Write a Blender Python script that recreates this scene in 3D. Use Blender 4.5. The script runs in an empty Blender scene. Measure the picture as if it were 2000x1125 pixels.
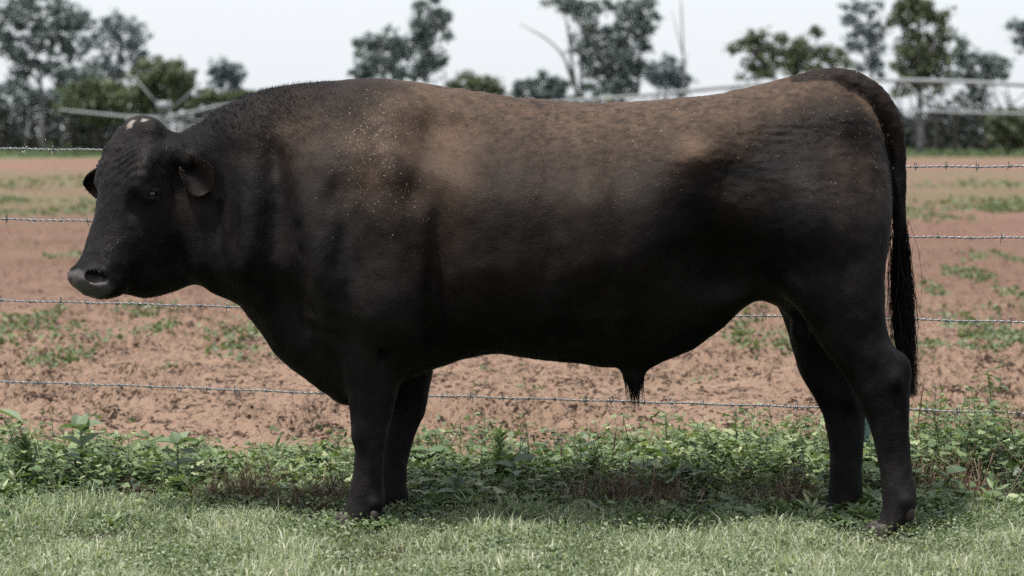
import bpy, math
import numpy as np
from mathutils import Vector

# ------------------------------------------------------------------ camera, sky, sun, exposure
scene = bpy.context.scene
COL = scene.collection
FPX, CX, HY, CAMZ = 5015.0, 1000.0, 265.0, 1.30      # focal length in photo pixels, centre column, horizon row, eye height

cam_d = bpy.data.cameras.new('camera')
cam = bpy.data.objects.new('camera', cam_d); COL.objects.link(cam)
cam.location = (0, 0, CAMZ); cam.rotation_euler = (math.radians(90), 0, 0)
cam_d.sensor_fit = 'HORIZONTAL'; cam_d.sensor_width = 36.0
cam_d.lens = 36.0 * FPX / 2000.0
cam_d.shift_y = -(562.5 - HY) / 2000.0
cam_d.clip_start = 0.1; cam_d.clip_end = 6000
cam_d.dof.use_dof = True; cam_d.dof.focus_distance = 8.75; cam_d.dof.aperture_fstop = 4.0
scene.camera = cam

SUN_EL, SUN_AZ = math.radians(70), math.radians(232)   # azimuth measured from +Y (view direction), clockwise: from behind the camera
world = bpy.data.worlds.new('World'); scene.world = world; world.use_nodes = True
wn, wl = world.node_tree.nodes, world.node_tree.links
wn.clear()
sky = wn.new('ShaderNodeTexSky'); sky.sky_type = 'NISHITA'; sky.sun_disc = False
sky.sun_elevation = SUN_EL; sky.sun_rotation = SUN_AZ
sky.air_density = 1.0; sky.dust_density = 6.0; sky.ozone_density = 1.0
bg = wn.new('ShaderNodeBackground'); bg.inputs['Strength'].default_value = 0.05
wl.new(sky.outputs['Color'], bg.inputs['Color'])
veil = wn.new('ShaderNodeBackground')                  # thin even white cloud over the whole sky
veil.inputs['Color'].default_value = (0.91, 0.955, 1.0, 1); veil.inputs['Strength'].default_value = 0.64
addw = wn.new('ShaderNodeAddShader'); wout = wn.new('ShaderNodeOutputWorld')
wl.new(bg.outputs[0], addw.inputs[0]); wl.new(veil.outputs[0], addw.inputs[1]); wl.new(addw.outputs[0], wout.inputs['Surface'])

sun_d = bpy.data.lights.new('sun', 'SUN'); sun_d.energy = 5.0; sun_d.angle = math.radians(4.0); sun_d.color = (1.0, 0.955, 0.89)
sun = bpy.data.objects.new('sun', sun_d); COL.objects.link(sun)
sdir = Vector((math.sin(SUN_AZ) * math.cos(SUN_EL), math.cos(SUN_AZ) * math.cos(SUN_EL), math.sin(SUN_EL)))
sun.rotation_euler = sdir.to_track_quat('Z', 'Y').to_euler(); sun.location = (0, 0, 30)

scene.view_settings.view_transform = 'Standard'; scene.view_settings.look = 'None'
scene.view_settings.exposure = 0.52; scene.view_settings.gamma = 1.0
scene.render.engine = 'CYCLES'
scene.cycles.use_denoising = False
scene.cycles.max_bounces = 6; scene.cycles.diffuse_bounces = 3; scene.cycles.transparent_max_bounces = 6

# ------------------------------------------------------------------ helpers
rng = np.random.default_rng(7)

def P(px, py, d):
    """photo pixel at depth d -> world point"""
    return np.array([(px - CX) / FPX * d, d, CAMZ - (py - HY) / FPX * d])

def smooth01(a, b, x):
    t = np.clip((x - a) / (b - a), 0, 1); return t * t * (3 - 2 * t)

def _hash(ix, iy, iz, seed):
    h = (ix * 374761393 + iy * 668265263 + iz * 2147483647 + seed * 1274126177) & 0xFFFFFFFF
    h = ((h ^ (h >> 13)) * 1274126177) & 0xFFFFFFFF
    h = ((h ^ (h >> 16)) * 2246822519) & 0xFFFFFFFF
    return ((h ^ (h >> 15)) & 0xFFFFFF) / float(0xFFFFFF)

def vnoise(p, seed=0):
    """value noise in [-1,1] for an (n,3) array"""
    p = np.asarray(p, float)
    i = np.floor(p).astype(np.int64); f = p - i
    f = f * f * f * (f * (f * 6 - 15) + 10)
    out = 0
    for dx in (0, 1):
        wx = f[:, 0] if dx else 1 - f[:, 0]
        for dy in (0, 1):
            wy = f[:, 1] if dy else 1 - f[:, 1]
            for dz in (0, 1):
                wz = f[:, 2] if dz else 1 - f[:, 2]
                out = out + wx * wy * wz * _hash(i[:, 0] + dx, i[:, 1] + dy, i[:, 2] + dz, seed)
    return out * 2 - 1

def fbm(p, octaves=3, seed=0, gain=0.5):
    p = np.asarray(p, float); a, s, out = 1.0, 0.0, 0
    for o in range(octaves):
        out = out + a * vnoise(p * (2.03 ** o) + 17.3 * o, seed + o); s += a; a *= gain
    return out / s

def mesh_np(name, V, F, smooth=False, attrs=None):
    """mesh from arrays; F is (m,3) or (m,4)"""
    V = np.ascontiguousarray(V, np.float32); F = np.ascontiguousarray(F, np.int32)
    me = bpy.data.meshes.new(name)
    me.vertices.add(len(V)); me.vertices.foreach_set('co', V.ravel())
    m, k = F.shape
    me.loops.add(m * k); me.loops.foreach_set('vertex_index', F.ravel())
    me.polygons.add(m); me.polygons.foreach_set('loop_start', np.arange(0, m * k, k, dtype=np.int32))
    if smooth: me.polygons.foreach_set('use_smooth', np.ones(m, bool))
    for an, av in (attrs or {}).items():
        me.attributes.new(an, 'FLOAT', 'POINT').data.foreach_set('value', np.ascontiguousarray(av, np.float32))
    me.update(calc_edges=True)
    return me

def link(name, me, mat=None, parent=None, loc=None):
    o = bpy.data.objects.new(name, me); COL.objects.link(o)
    if mat is not None and me is not None and not me.materials: me.materials.append(mat)
    if parent is not None: o.parent = parent
    if loc is not None: o.location = loc
    return o

def tag(o, label=None, cat=None, group=None, kind=None):
    if label: o['label'] = label
    if cat: o['category'] = cat
    if group: o['group'] = group
    if kind: o['kind'] = kind
    return o

def empty(name, loc=(0, 0, 0)):
    o = bpy.data.objects.new(name, None); COL.objects.link(o); o.location = loc
    o.empty_display_size = 0.1
    return o

def unit(v): return v / (np.linalg.norm(v, axis=-1, keepdims=True) + 1e-9)

class Bag:
    """collects triangles / quads (quads are split) with a per-vertex 'var' value"""
    def __init__(s): s.V, s.F, s.A, s.n = [], [], [], 0
    def add(s, V, F, var=0.5):
        V = np.asarray(V, float); F = np.asarray(F, int)
        if F.shape[1] == 4: F = np.concatenate([F[:, [0, 1, 2]], F[:, [0, 2, 3]]])
        s.V.append(V); s.F.append(F + s.n); s.n += len(V)
        s.A.append(np.broadcast_to(np.asarray(var, float), (len(V),)))
    def mesh(s, name, smooth=False):
        return mesh_np(name, np.concatenate(s.V), np.concatenate(s.F), smooth, {'var': np.concatenate(s.A)})

def tube(pts, rad, sides=6, cap=True):
    """tapered tube through points -> V, F(tri)"""
    pts = np.asarray(pts, float); n = len(pts); rad = np.broadcast_to(np.asarray(rad, float), (n,))
    t = np.gradient(pts, axis=0); t /= np.linalg.norm(t, axis=1)[:, None] + 1e-9
    ref = np.array([0.13, 1.0, 0.07]) if abs(t[0][1]) < 0.8 else np.array([1.0, 0.1, 0.05])
    u = np.cross(t, ref); u /= np.linalg.norm(u, axis=1)[:, None] + 1e-9
    v = np.cross(t, u)
    a = np.linspace(0, 2 * np.pi, sides, endpoint=False)
    V = pts[:, None, :] + rad[:, None, None] * (np.cos(a)[None, :, None] * u[:, None, :] + np.sin(a)[None, :, None] * v[:, None, :])
    V = V.reshape(-1, 3)
    i, j = np.meshgrid(np.arange(n - 1), np.arange(sides), indexing='ij'); i, j = i.ravel(), j.ravel(); k = (j + 1) % sides
    q = np.stack([i * sides + j, i * sides + k, (i + 1) * sides + k, (i + 1) * sides + j], 1)
    F = np.concatenate([q[:, [0, 1, 2]], q[:, [0, 2, 3]]])
    if cap:
        V = np.concatenate([V, pts[:1], pts[-1:]]); c0, c1 = n * sides, n * sides + 1
        j = np.arange(sides); k = (j + 1) % sides
        F = np.concatenate([F, np.stack([np.full(sides, c0), k, j], 1), np.stack([np.full(sides, c1), (n - 1) * sides + j, (n - 1) * sides + k], 1)])
    return V, F

def crom(pts, per=8, closed=False):
    """Catmull-Rom through points (any dimension)"""
    p = np.asarray(pts, float)
    p = np.concatenate([p[-1:], p, p[:2]]) if closed else np.concatenate([2 * p[:1] - p[1:2], p, 2 * p[-1:] - p[-2:-1]])
    t = np.linspace(0, 1, per, endpoint=False)[:, None]; out = []
    for i in range(1, len(p) - 2):
        a, b, c, d = p[i - 1], p[i], p[i + 1], p[i + 2]
        out.append(0.5 * (2 * b + (c - a) * t + (2 * a - 5 * b + 4 * c - d) * t ** 2 + (3 * b - a - 3 * c + d) * t ** 3))
    out = np.concatenate(out)
    return out if closed else np.concatenate([out, p[-2:-1]])

# ------------------------------------------------------------------ node material helper
class NM:
    def __init__(s, name):
        s.m = bpy.data.materials.new(name); s.m.use_nodes = True
        s.nt = s.m.node_tree; s.n, s.l = s.nt.nodes, s.nt.links
        s.b = s.n['Principled BSDF']; s.out = s.n['Material Output']
    def node(s, t, **kw):
        x = s.n.new(t)
        for k, v in kw.items():
            if k.startswith('i_'): x.inputs[k[2:].replace('_', ' ')].default_value = v
            else: setattr(x, k, v)
        return x
    def link(s, a, b): s.l.new(a, b)
    def ramp(s, fac, stops):
        r = s.node('ShaderNodeValToRGB'); e = r.color_ramp.elements
        while len(e) < len(stops): e.new(0.5)
        for el, (p, c) in zip(e, stops): el.position = p; el.color = (*c, 1) if len(c) == 3 else c
        s.link(fac, r.inputs['Fac']); return r.outputs['Color']
    def attr(s, name):
        return s.node('ShaderNodeAttribute', attribute_name=name).outputs['Fac']
    def noise(s, scale, detail=4, rough=0.55, coord='Object', dist=0.0):
        if not hasattr(s, 'tc'): s.tc = s.node('ShaderNodeTexCoord')
        x = s.node('ShaderNodeTexNoise'); x.inputs['Scale'].default_value = scale; x.inputs['Detail'].default_value = detail
        x.inputs['Roughness'].default_value = rough; x.inputs['Distortion'].default_value = dist
        s.link(s.tc.outputs[coord], x.inputs['Vector']); return x.outputs['Fac']
    def mix(s, fac, a, b, mode='MIX'):
        x = s.node('ShaderNodeMix', data_type='RGBA', blend_type=mode)
        for sock, v in ((x.inputs[0], fac), (x.inputs[6], a), (x.inputs[7], b)):
            if isinstance(v, (int, float)): sock.default_value = v
            elif isinstance(v, tuple): sock.default_value = (*v, 1)
            else: s.link(v, sock)
        return x.outputs[2]
    def math(s, op, a, b=0.0, c=0.0):
        x = s.node('ShaderNodeMath', operation=op)
        for sock, v in zip(x.inputs, (a, b, c)):
            if isinstance(v, (int, float)): sock.default_value = v
            else: s.link(v, sock)
        return x.outputs[0]
    def bump(s, h, strength=0.3, dist=0.01):
        x = s.node('ShaderNodeBump'); x.inputs['Strength'].default_value = strength; x.inputs['Distance'].default_value = dist
        s.link(h, x.inputs['Height']); s.link(x.outputs['Normal'], s.b.inputs['Normal'])
    def col(s, c):
        if isinstance(c, tuple): s.b.inputs['Base Color'].default_value = (*c, 1)
        else: s.link(c, s.b.inputs['Base Color'])
        return s
    def set(s, rough=0.7, spec=0.3, metal=0.0):
        s.b.inputs['Roughness'].default_value = rough; s.b.inputs['Specular IOR Level'].default_value = spec; s.b.inputs['Metallic'].default_value = metal
        return s

def leaf_mat(name, stops, rough=0.55, spec=0.25, transl=0.35, tcol=None):
    """two-sided leaf: colour from the per-leaf 'var' attribute, some light passing through"""
    k = NM(name); c = k.ramp(k.attr('var'), stops)
    c = k.mix(0.35, c, k.mix(k.noise(60, 3), (0.25, 0.25, 0.25), (1.6, 1.6, 1.6)), 'MULTIPLY')
    k.col(c).set(rough, spec)
    tr = k.node('ShaderNodeBsdfTranslucent'); k.link(k.mix(1.0, c, tcol or (1.15, 1.25, 0.6), 'MULTIPLY'), tr.inputs['Color'])
    mx = k.node('ShaderNodeMixShader'); mx.inputs[0].default_value = transl
    k.link(k.b.outputs[0], mx.inputs[1]); k.link(tr.outputs[0], mx.inputs[2]); k.link(mx.outputs[0], k.out.inputs['Surface'])
    return k.m
# ------------------------------------------------------------------ ground sheet with ploughed soil
def soil_height(x, y):
    p = np.stack([x, y, np.zeros_like(x)], 1)
    fld = smooth01(9.9, 10.8, y)
    h = 0.020 * fbm(p * np.array([1.1, 1.1, 1]), 2, 201)
    wp = p + 0.05 * np.stack([vnoise(p * 9, 205), vnoise(p * 9, 206), 0 * x], 1)
    n = np.abs(vnoise(wp * np.array([5.0, 5.0, 1]), 211)) - .25
    n2 = np.abs(vnoise(wp * np.array([12.0, 12.0, 1]), 213)) - .25
    m = np.abs(vnoise(wp * np.array([27.0, 27.0, 1]), 221)) - .25
    rough = smooth01(-0.30, 0.30, fbm(p * 1.1, 2, 231))
    m2 = np.abs(vnoise(wp * np.array([55.0, 55.0, 1]), 223)) - .25
    clod = (n * 0.055 + n2 * 0.050 + m * 0.038 + m2 * .020) * (0.40 + 0.85 * rough)
    furrow = 0.016 * np.sin(y * 7.2 + 1.2 * fbm(p * 0.6, 2, 241)) 
    return fld * (h + clod + furrow) * np.interp(y, [10, 40, 120], [1, 1.1, 0.6]) + (1 - fld) * 0.006 * m

rows = [-40, -20, -8, 0, 4, 6, 6.8]
y = 7.2
while y < 9.4: rows.append(y); y += 0.05
while y < 75: rows.append(y); y += 0.0175 * (y / 10) ** 2
y = 78
while y < 300: rows.append(y); y *= 1.03
rows += [340, 420, 600, 900, 1500, 3000]
rows = np.array(rows, float)
cols = np.concatenate([[-8, -4, -2, -1, -.6, -.4, -.3], np.linspace(-.245, .245, 440), [.3, .4, .6, 1, 2, 4, 8]])
RY, CS = np.meshgrid(rows, cols, indexing='ij')
RX = CS * np.maximum(RY, 6.0)
gzv = soil_height(RX.ravel(), RY.ravel())
GV = np.stack([RX.ravel(), RY.ravel(), gzv], 1)
nr, nc = RX.shape
i, j = np.meshgrid(np.arange(nr - 1), np.arange(nc - 1), indexing='ij'); i, j = i.ravel(), j.ravel()
GF = np.stack([i * nc + j, i * nc + j + 1, (i + 1) * nc + j + 1, (i + 1) * nc + j], 1)
# where weeds and grass colour the far soil (too far away to tell plants apart)
pp = np.stack([GV[:, 0], GV[:, 1], 0 * GV[:, 1]], 1)
band = fbm(pp * np.array([0.010, 0.055, 1]) + 3.3, 3, 251) + 0.5 * fbm(pp * np.array([0.15, 0.30, 1]), 2, 261)
far_green = smooth01(-0.1, 0.35, band + 0.10) * smooth01(20, 42, GV[:, 1]) * 0.42
far_green = np.maximum(far_green, smooth01(140, 165, GV[:, 1] - 0.35 * GV[:, 0]) * 0.9)
km = NM('soil')
geo = km.node('ShaderNodeNewGeometry'); sep = km.node('ShaderNodeSeparateXYZ'); km.link(geo.outputs['Position'], sep.inputs[0])
def mr(sock, a, b, c=0.0, d=1.0):
    x = km.node('ShaderNodeMapRange', interpolation_type='SMOOTHSTEP')
    for k_, v_ in zip(range(1, 5), (a, b, c, d)): x.inputs[k_].default_value = v_
    km.link(sock, x.inputs[0]); return x.outputs[0]
dry = km.mix(km.noise(3.1, 5, 0.6), (0.1922, 0.1297, 0.0936), (0.3152, 0.2202, 0.1623))
moist_shade = km.mix(km.noise(14, 4), (0.0167, 0.0109, 0.0083), (0.0416, 0.0271, 0.0201))  # dark mottles: moist soil, with the shade between clods put into the colour
mott = km.ramp(km.math('ADD', km.math('MULTIPLY', km.noise(32, 6, 0.78), .66), km.math('MULTIPLY', km.noise(4.0, 4, .6), .34)), [(0.44, (0, 0, 0)), (0.50, (1, 1, 1))])
near_soil = km.mix(mott, moist_shade, dry)
far_soil = km.mix(km.noise(0.35, 5, 0.6), (0.1063, 0.0622, 0.0469), (0.1912, 0.1213, 0.0946))
soilc = km.mix(mr(sep.outputs['Y'], 11.0, 27.0), near_soil, far_soil)
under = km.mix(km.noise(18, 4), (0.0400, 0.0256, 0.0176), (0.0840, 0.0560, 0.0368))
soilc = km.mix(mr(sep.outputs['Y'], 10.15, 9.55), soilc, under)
grassc = km.mix(km.noise(0.6, 5, 0.65), (0.0542, 0.0788, 0.0324), (0.1084, 0.1387, 0.0642))
soilc = km.mix(km.attr('green'), soilc, grassc)
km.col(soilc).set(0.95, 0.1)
km.bump(km.noise(45, 6, 0.75), 0.9, 0.03)
SOIL = km.m
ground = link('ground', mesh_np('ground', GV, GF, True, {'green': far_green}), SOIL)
tag(ground, kind='structure')

# ------------------------------------------------------------------ loose clods
ICO_V = []; _t = (1 + 5 ** .5) / 2
for a in (-1, 1):
    for b in (-_t, _t): ICO_V += [(0, a, b), (a, b, 0), (b, 0, a)]
ICO_V = np.array(ICO_V, float); ICO_V /= np.linalg.norm(ICO_V[0])
_e = 2 / math.sqrt(1 + _t * _t); ICO_F = []
for i in range(12):
    for j in range(i + 1, 12):
        for k in range(j + 1, 12):
            if all(abs(np.linalg.norm(ICO_V[p] - ICO_V[q]) - _e) < 1e-3 for p, q in ((i, j), (j, k), (i, k))):
                n = np.cross(ICO_V[j] - ICO_V[i], ICO_V[k] - ICO_V[i]); ICO_F.append((i, j, k) if n @ ICO_V[i] > 0 else (i, k, j))
ICO_F = np.array(ICO_F)

def lumps(cx, cy, size, seed, squash=0.6):
    r = np.random.default_rng(seed); n = len(cx)
    V = ICO_V[None] * (1 + 0.35 * r.uniform(-1, 1, (n, 12, 1))) * np.array([1, 1, squash]) * size[:, None, None] * r.uniform(.7, 1.3, (n, 1, 3))
    a = r.uniform(0, 6.28, n); c, s = np.cos(a)[:, None], np.sin(a)[:, None]
    V = np.stack([V[..., 0] * c - V[..., 1] * s, V[..., 0] * s + V[..., 1] * c, V[..., 2]], -1)
    V += np.stack([cx, cy, soil_height(cx, cy) + size * 0.15], 1)[:, None]
    F = ICO_F[None] + (np.arange(n) * 12)[:, None, None]
    return V.reshape(-1, 3), F.reshape(-1, 3), np.repeat(r.uniform(0, 1, n), 12)

n = 6500
cy = 1 / rng.uniform(1 / 34.0, 1 / 10.0, n); cx = rng.uniform(-.24, .24, n) * cy
keep = fbm(np.stack([cx, cy, 0 * cx], 1) * np.array([.9, .9, 1]), 2, 231) > rng.uniform(-.5, .4, n)
cx, cy = cx[keep], cy[keep]
size = np.clip(rng.lognormal(-4.75, 0.45, len(cx)), .004, .022)
V, F, A = lumps(cx, cy, size, 3)
bag = Bag(); bag.add(V, F, A)
kc = NM('clod_soil'); kc.col(kc.mix(kc.math('MULTIPLY', kc.attr('var'), kc.noise(9, 5)), (0.0659, 0.0372, 0.0264), (0.2945, 0.1938, 0.1472))).set(0.95, 0.1)
kc.bump(kc.noise(70, 4), 0.6, 0.01)
tag(link('soil_clods', bag.mesh('soil_clods'), kc.m), 'loose reddish clods scattered over the ploughed field', 'clods', kind='stuff')

# ------------------------------------------------------------------ leaves and blades
def leaf_template(kind):
    """flat leaf along +y with a fold and a droop: V, F(tri)"""
    if kind == 'oval':   prof = [(0, .04), (.18, .32), (.42, .46), (.68, .36), (.88, .15), (1, 0.0)]
    elif kind == 'narrow': prof = [(0, .03), (.3, .10), (.7, .09), (1, 0.0)]
    elif kind == 'small':                                # folded diamond
        return np.array([(0, 0, 0), (-.40, .45, .10), (0, .45, -.03), (.40, .45, .10), (0, 1, -.12)], float), np.array([(0, 2, 1), (0, 3, 2), (1, 2, 4), (2, 3, 4)])
    elif kind == 'lobed': prof = None
    if prof is None:                                     # mallow: round, shallow lobes, stalk at the notch
        V = [(0, 0.08, -.03)]; n = 9
        for i in range(n):
            a = math.radians(-205 + 230 * i / (n - 1) + 0); a = math.radians(-115 + 230 * i / (n - 1))
            r = .52 * (1 + .13 * math.cos(3 * (a) * 1.25)) * (1.0 if i % 2 == 0 else .93)
            V.append((r * math.sin(a), .30 + r * math.cos(a) * .95, .07 * (1 if i % 2 else -.4)))
        F = [(0, i, i + 1) for i in range(1, n)]
        return np.array(V), np.array(F)
    V, F = [], []
    for (s, w) in prof: V += [(-w, s, .30 * w - .12 * s * s), (0, s, -.12 * s * s), (w, s, .30 * w - .12 * s * s)]
    for k in range(len(prof) - 1):
        a = 3 * k
        for q in ((a, a + 1, a + 4, a + 3), (a + 1, a + 2, a + 5, a + 4)): F += [(q[0], q[1], q[2]), (q[0], q[2], q[3])]
    return np.array(V, float), np.array(F)
LEAF = {k: leaf_template(k) for k in ('oval', 'narrow', 'small', 'lobed')}

def put_leaves(bag, kind, pos, direc, size, var, roll=0.6, wide=1.0, r=rng):
    """instances of a leaf: pos (n,3), direc (n,3) leaf axis, size (n,)"""
    TV, TF = LEAF[kind]; n = len(pos)
    yv = unit(direc); up = np.tile([0., 0., 1.], (n, 1)) + r.normal(0, roll, (n, 3)); xv = unit(np.cross(yv, up)); zv = np.cross(xv, yv)
    s = np.asarray(size)[:, None, None]
    V = pos[:, None] + s * (wide * TV[None, :, :1] * xv[:, None] + TV[None, :, 1:2] * yv[:, None] + TV[None, :, 2:3] * zv[:, None])
    F = TF[None] + (np.arange(n) * len(TV))[:, None, None]
    bag.add(V.reshape(-1, 3), F.reshape(-1, 3), np.repeat(np.broadcast_to(var, (n,)), len(TV)))

def put_blades(bag, pos, h, w, lean, var, r=rng):
    """curved grass blades (3 triangles)"""
    n = len(pos); a = r.uniform(0, 2 * np.pi, n); side = np.stack([np.cos(a), np.sin(a), 0 * a], 1) * w[:, None]
    up = np.array([0, 0, 1.])
    m = pos + up * (h * .58)[:, None] + lean * .32 * h[:, None]; t = pos + up * (h * np.clip(1 - .45 * np.linalg.norm(lean, axis=1), .25, 1))[:, None] + lean * h[:, None]
    V = np.stack([pos - side, pos + side, m - side * .75, m + side * .75, t], 1).reshape(-1, 3)
    F = np.array([[0, 1, 3], [0, 3, 2], [2, 3, 4]])[None] + (np.arange(n) * 5)[:, None, None]
    bag.add(V, F.reshape(-1, 3), np.repeat(var, 5))

G_STOPS = [(0.0, (0.0451, 0.0692, 0.0396)), (0.35, (0.1231, 0.1599, 0.0942)), (0.65, (0.2299, 0.2722, 0.1736)), (0.88, (0.3530, 0.3888, 0.2778)), (1.0, (0.4597, 0.4579, 0.3769))]
GRASS = leaf_mat('lawn_grass', G_STOPS, 0.6, 0.15, 0.35)
W_STOPS = [(0.0, (0.0337, 0.0583, 0.0269)), (0.35, (0.0841, 0.1289, 0.0561)), (0.75, (0.1682, 0.2186, 0.1032)), (1.0, (0.3027, 0.3364, 0.1907))]
WEED = leaf_mat('weed_leaf', W_STOPS, 0.48, 0.35, 0.28)
D_STOPS = [(0.0, (0.0432, 0.0272, 0.0238)), (0.6, (0.1404, 0.0907, 0.0713)), (1.0, (0.3672, 0.2835, 0.2052))]
DRY = leaf_mat('dry_stems', D_STOPS, 0.8, 0.1, 0.1, (1, 1, 1))

# ------------------------------------------------------------------ lawn in front
def edge_y(x):                                   # ragged line where lawn gives way to weeds
    p = np.stack([x * 1.6, 0 * x, 0 * x], 1); return 8.72 + 0.30 * fbm(p, 3, 301)
bag = Bag()
n = 135000
gx_ = rng.uniform(-1.95, 1.95, n); gy_ = rng.uniform(7.15, 9.35, n)
pz = np.stack([gx_, gy_, 0 * gx_], 1)
tuft = fbm(pz * 4.5, 3, 311); 
dens = np.where(gy_ < edge_y(gx_), 0.80 + 0.6 * tuft, 0.34 * smooth01(9.45, 8.8, gy_) + 0.25 * tuft)
k = (rng.uniform(0, 1, n) < dens) & (np.abs(gx_) < gy_ * .215)
gx_, gy_, tuft = gx_[k], gy_[k], tuft[k]; n = len(gx_)
h = np.clip(rng.normal(.052, .020, n) * (1 + 1.0 * tuft), .014, .13)
lean = rng.normal(0, .62, (n, 3)); lean[:, 2] = 0
for fx, fy in ((-.53, 8.52), (-.43, 8.82), (1.20, 8.28), (1.13, 8.74)):              # trodden round the hooves
    h *= 1 - .80 * np.exp(-.5 * (((gx_ - fx) / .12) ** 2 + ((gy_ - fy + .12) / .20) ** 2))
var = np.clip(rng.normal(.48, .25, n) + .30 * tuft + .16 * smooth01(8.75, 7.9, gy_), 0, 1); var = np.where(rng.uniform(0, 1, n) < .06, rng.uniform(.86, 1, n), var)
put_blades(bag, np.stack([gx_, gy_, np.zeros(n) - .003], 1), h, rng.uniform(.0009, .0024, n), lean, var)
# the same lawn goes on, thinner, outside the picture
n = 60000; ox, oy = rng.uniform(-3.5, 3.5, n), rng.uniform(6.0, 9.2, n); k = ((np.abs(ox) >= oy * .215) | (oy < 7.15)) & (oy < edge_y(ox) + .15); ox, oy = ox[k], oy[k]; n = len(ox)
tf = fbm(np.stack([ox, oy, 0 * ox], 1) * 4.5, 3, 311); ln_ = rng.normal(0, .62, (n, 3)); ln_[:, 2] = 0
put_blades(bag, np.stack([ox, oy, np.zeros(n) - .003], 1), np.clip(rng.normal(.055, .020, n) * (1 + tf), .014, .13), rng.uniform(.0020, .0044, n), ln_, np.clip(rng.normal(.46, .24, n) + .3 * tf, 0, 1))
# clover-like small leaves between the blades
n = 85000
lx = rng.uniform(-1.95, 1.95, n); ly = rng.uniform(7.15, 9.2, n); t2 = fbm(np.stack([lx, ly, 0 * lx], 1) * 3.1 + 9, 3, 321)
k = (rng.uniform(0, 1, n) < .5 + .9 * t2) & (np.abs(lx) < ly * .215); lx, ly = lx[k], ly[k]; n = len(lx)
d = rng.normal(0, 1, (n, 3)); d[:, 2] = rng.uniform(-.2, .9, n)
put_leaves(bag, 'small', np.stack([lx, ly, rng.uniform(.008, .055, n)], 1), d, rng.uniform(.006, .017, n), np.clip(rng.normal(.42, .20, n), 0, .8), .8, 1.0)
tag(link('lawn', bag.mesh('lawn'), GRASS), 'short pale green grass in the foreground under the bull', 'grass', kind='stuff')

# ------------------------------------------------------------------ weed strip along the fence
def canopy(px):                                  # height of the weed strip along the fence
    return np.interp(px, [0, 120, 260, 420, 560, 700, 820, 960, 1100, 1250, 1400, 1560, 1700, 1800, 1900, 2000], [.17, .17, .135, .105, .10, .12, .15, .165, .155, .17, .20, .20, .20, .24, .26, .26])
TUFTS = [(470, 9.05, .17), (645, 8.95, .14), (1200, 8.92, .24), (1310, 8.86, .16), (1545, 8.92, .16), (1830, 9.2, .16), (1890, 9.05, .20), (70, 8.80, .17)]
bag = Bag(); stems = Bag()
n = 4400
wx = rng.uniform(-3.4, 3.4, n); wy = 8.42 + 1.80 * rng.beta(1.3, 1.5, n)
wpx = CX + wx / wy * FPX
patch = fbm(np.stack([wx, wy, 0 * wx], 1) * 2.1, 3, 331)
k = (rng.uniform(0, 1, n) < np.interp(wpx, [0, 150, 300, 650, 800, 2000], [.85, .75, .55, .55, .85, .95]) + 1.3 * patch) & (wy > edge_y(wx) - .45 * rng.uniform(0, 1, n) ** 2)
for tp_, td_, tw_ in TUFTS:
    k &= ~((np.abs(wx - (tp_ - CX) / FPX * td_) < tw_) & (wy > td_ - .26) & (wy < td_ + .10) & (rng.uniform(0, 1, n) < .60))
wx, wy, wpx, patch = wx[k], wy[k], wpx[k], patch[k]
for x, y, px, pt in zip(wx, wy, wpx, patch):
    f = smooth01(8.55, 9.5, y); hmax = canopy(px) * (.28 + .72 * f) * rng.uniform(.40, 1.10)
    kind = rng.choice(4, p=[.46, .28, .18, .08]); base = np.array([x, y, 0.0]); tint = np.clip(.46 + .35 * pt + rng.normal(0, .12), .05, .9)
    if kind == 0:                                # mallow
        m = rng.integers(9, 17); a = rng.uniform(0, 6.28, m); rad = rng.uniform(.02, .10, m); hz = hmax * rng.uniform(.45, 1.0, m)
        top = base + np.stack([np.cos(a) * rad, np.sin(a) * rad, hz], 1)
        d = np.stack([np.cos(a), np.sin(a), rng.uniform(-.55, .10, m)], 1)
        put_leaves(bag, 'lobed', top, d, rng.uniform(.020, .046, m), np.clip(rng.normal(tint, .24, m), 0, 1), .30)
        for q in range(m):
            V, F = tube([base + (top[q] - base) * np.array([.2, .2, .35]), top[q]], [.0015, .0010], 3, False); stems.add(V, F, tint + .2)
    elif kind == 1:                              # feathery small-leaved herb
        m = 46; s = rng.uniform(0, 1, m); a = rng.uniform(0, 6.28, m); sp_ = rng.uniform(.01, .07, m)
        pos = base + np.stack([np.cos(a) * sp_, np.sin(a) * sp_, hmax * (.15 + .8 * s)], 1)
        d = np.stack([np.cos(a), np.sin(a), rng.uniform(-.2, .9, m)], 1)
        put_leaves(bag, 'small', pos, d, rng.uniform(.009, .022, m), np.clip(rng.normal(tint, .22, m), 0, 1), .7)
    elif kind == 2:                              # narrow-leaved
        m = 22; s = rng.uniform(0, 1, m); a = rng.uniform(0, 6.28, m)
        pos = base + np.stack([0 * s, 0 * s, hmax * s * .75], 1); d = np.stack([np.cos(a), np.sin(a), rng.uniform(.3, 1.3, m)], 1)
        put_leaves(bag, 'narrow', pos, d, rng.uniform(.035, .075, m), np.clip(rng.normal(tint + .1, .14, m), 0, 1), .5, .9)
    else:                                        # broad leaf rosette
        m = rng.integers(5, 9); a = rng.uniform(0, 6.28, m)
        pos = base + np.stack([0 * a, 0 * a, hmax * rng.uniform(.2, .8, m)], 1); d = np.stack([np.cos(a), np.sin(a), rng.uniform(-.1, .6, m)], 1)
        put_leaves(bag, 'oval', pos, d, rng.uniform(.04, .085, m), np.clip(rng.normal(tint, .15, m), 0, 1), .3, .9)
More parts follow.
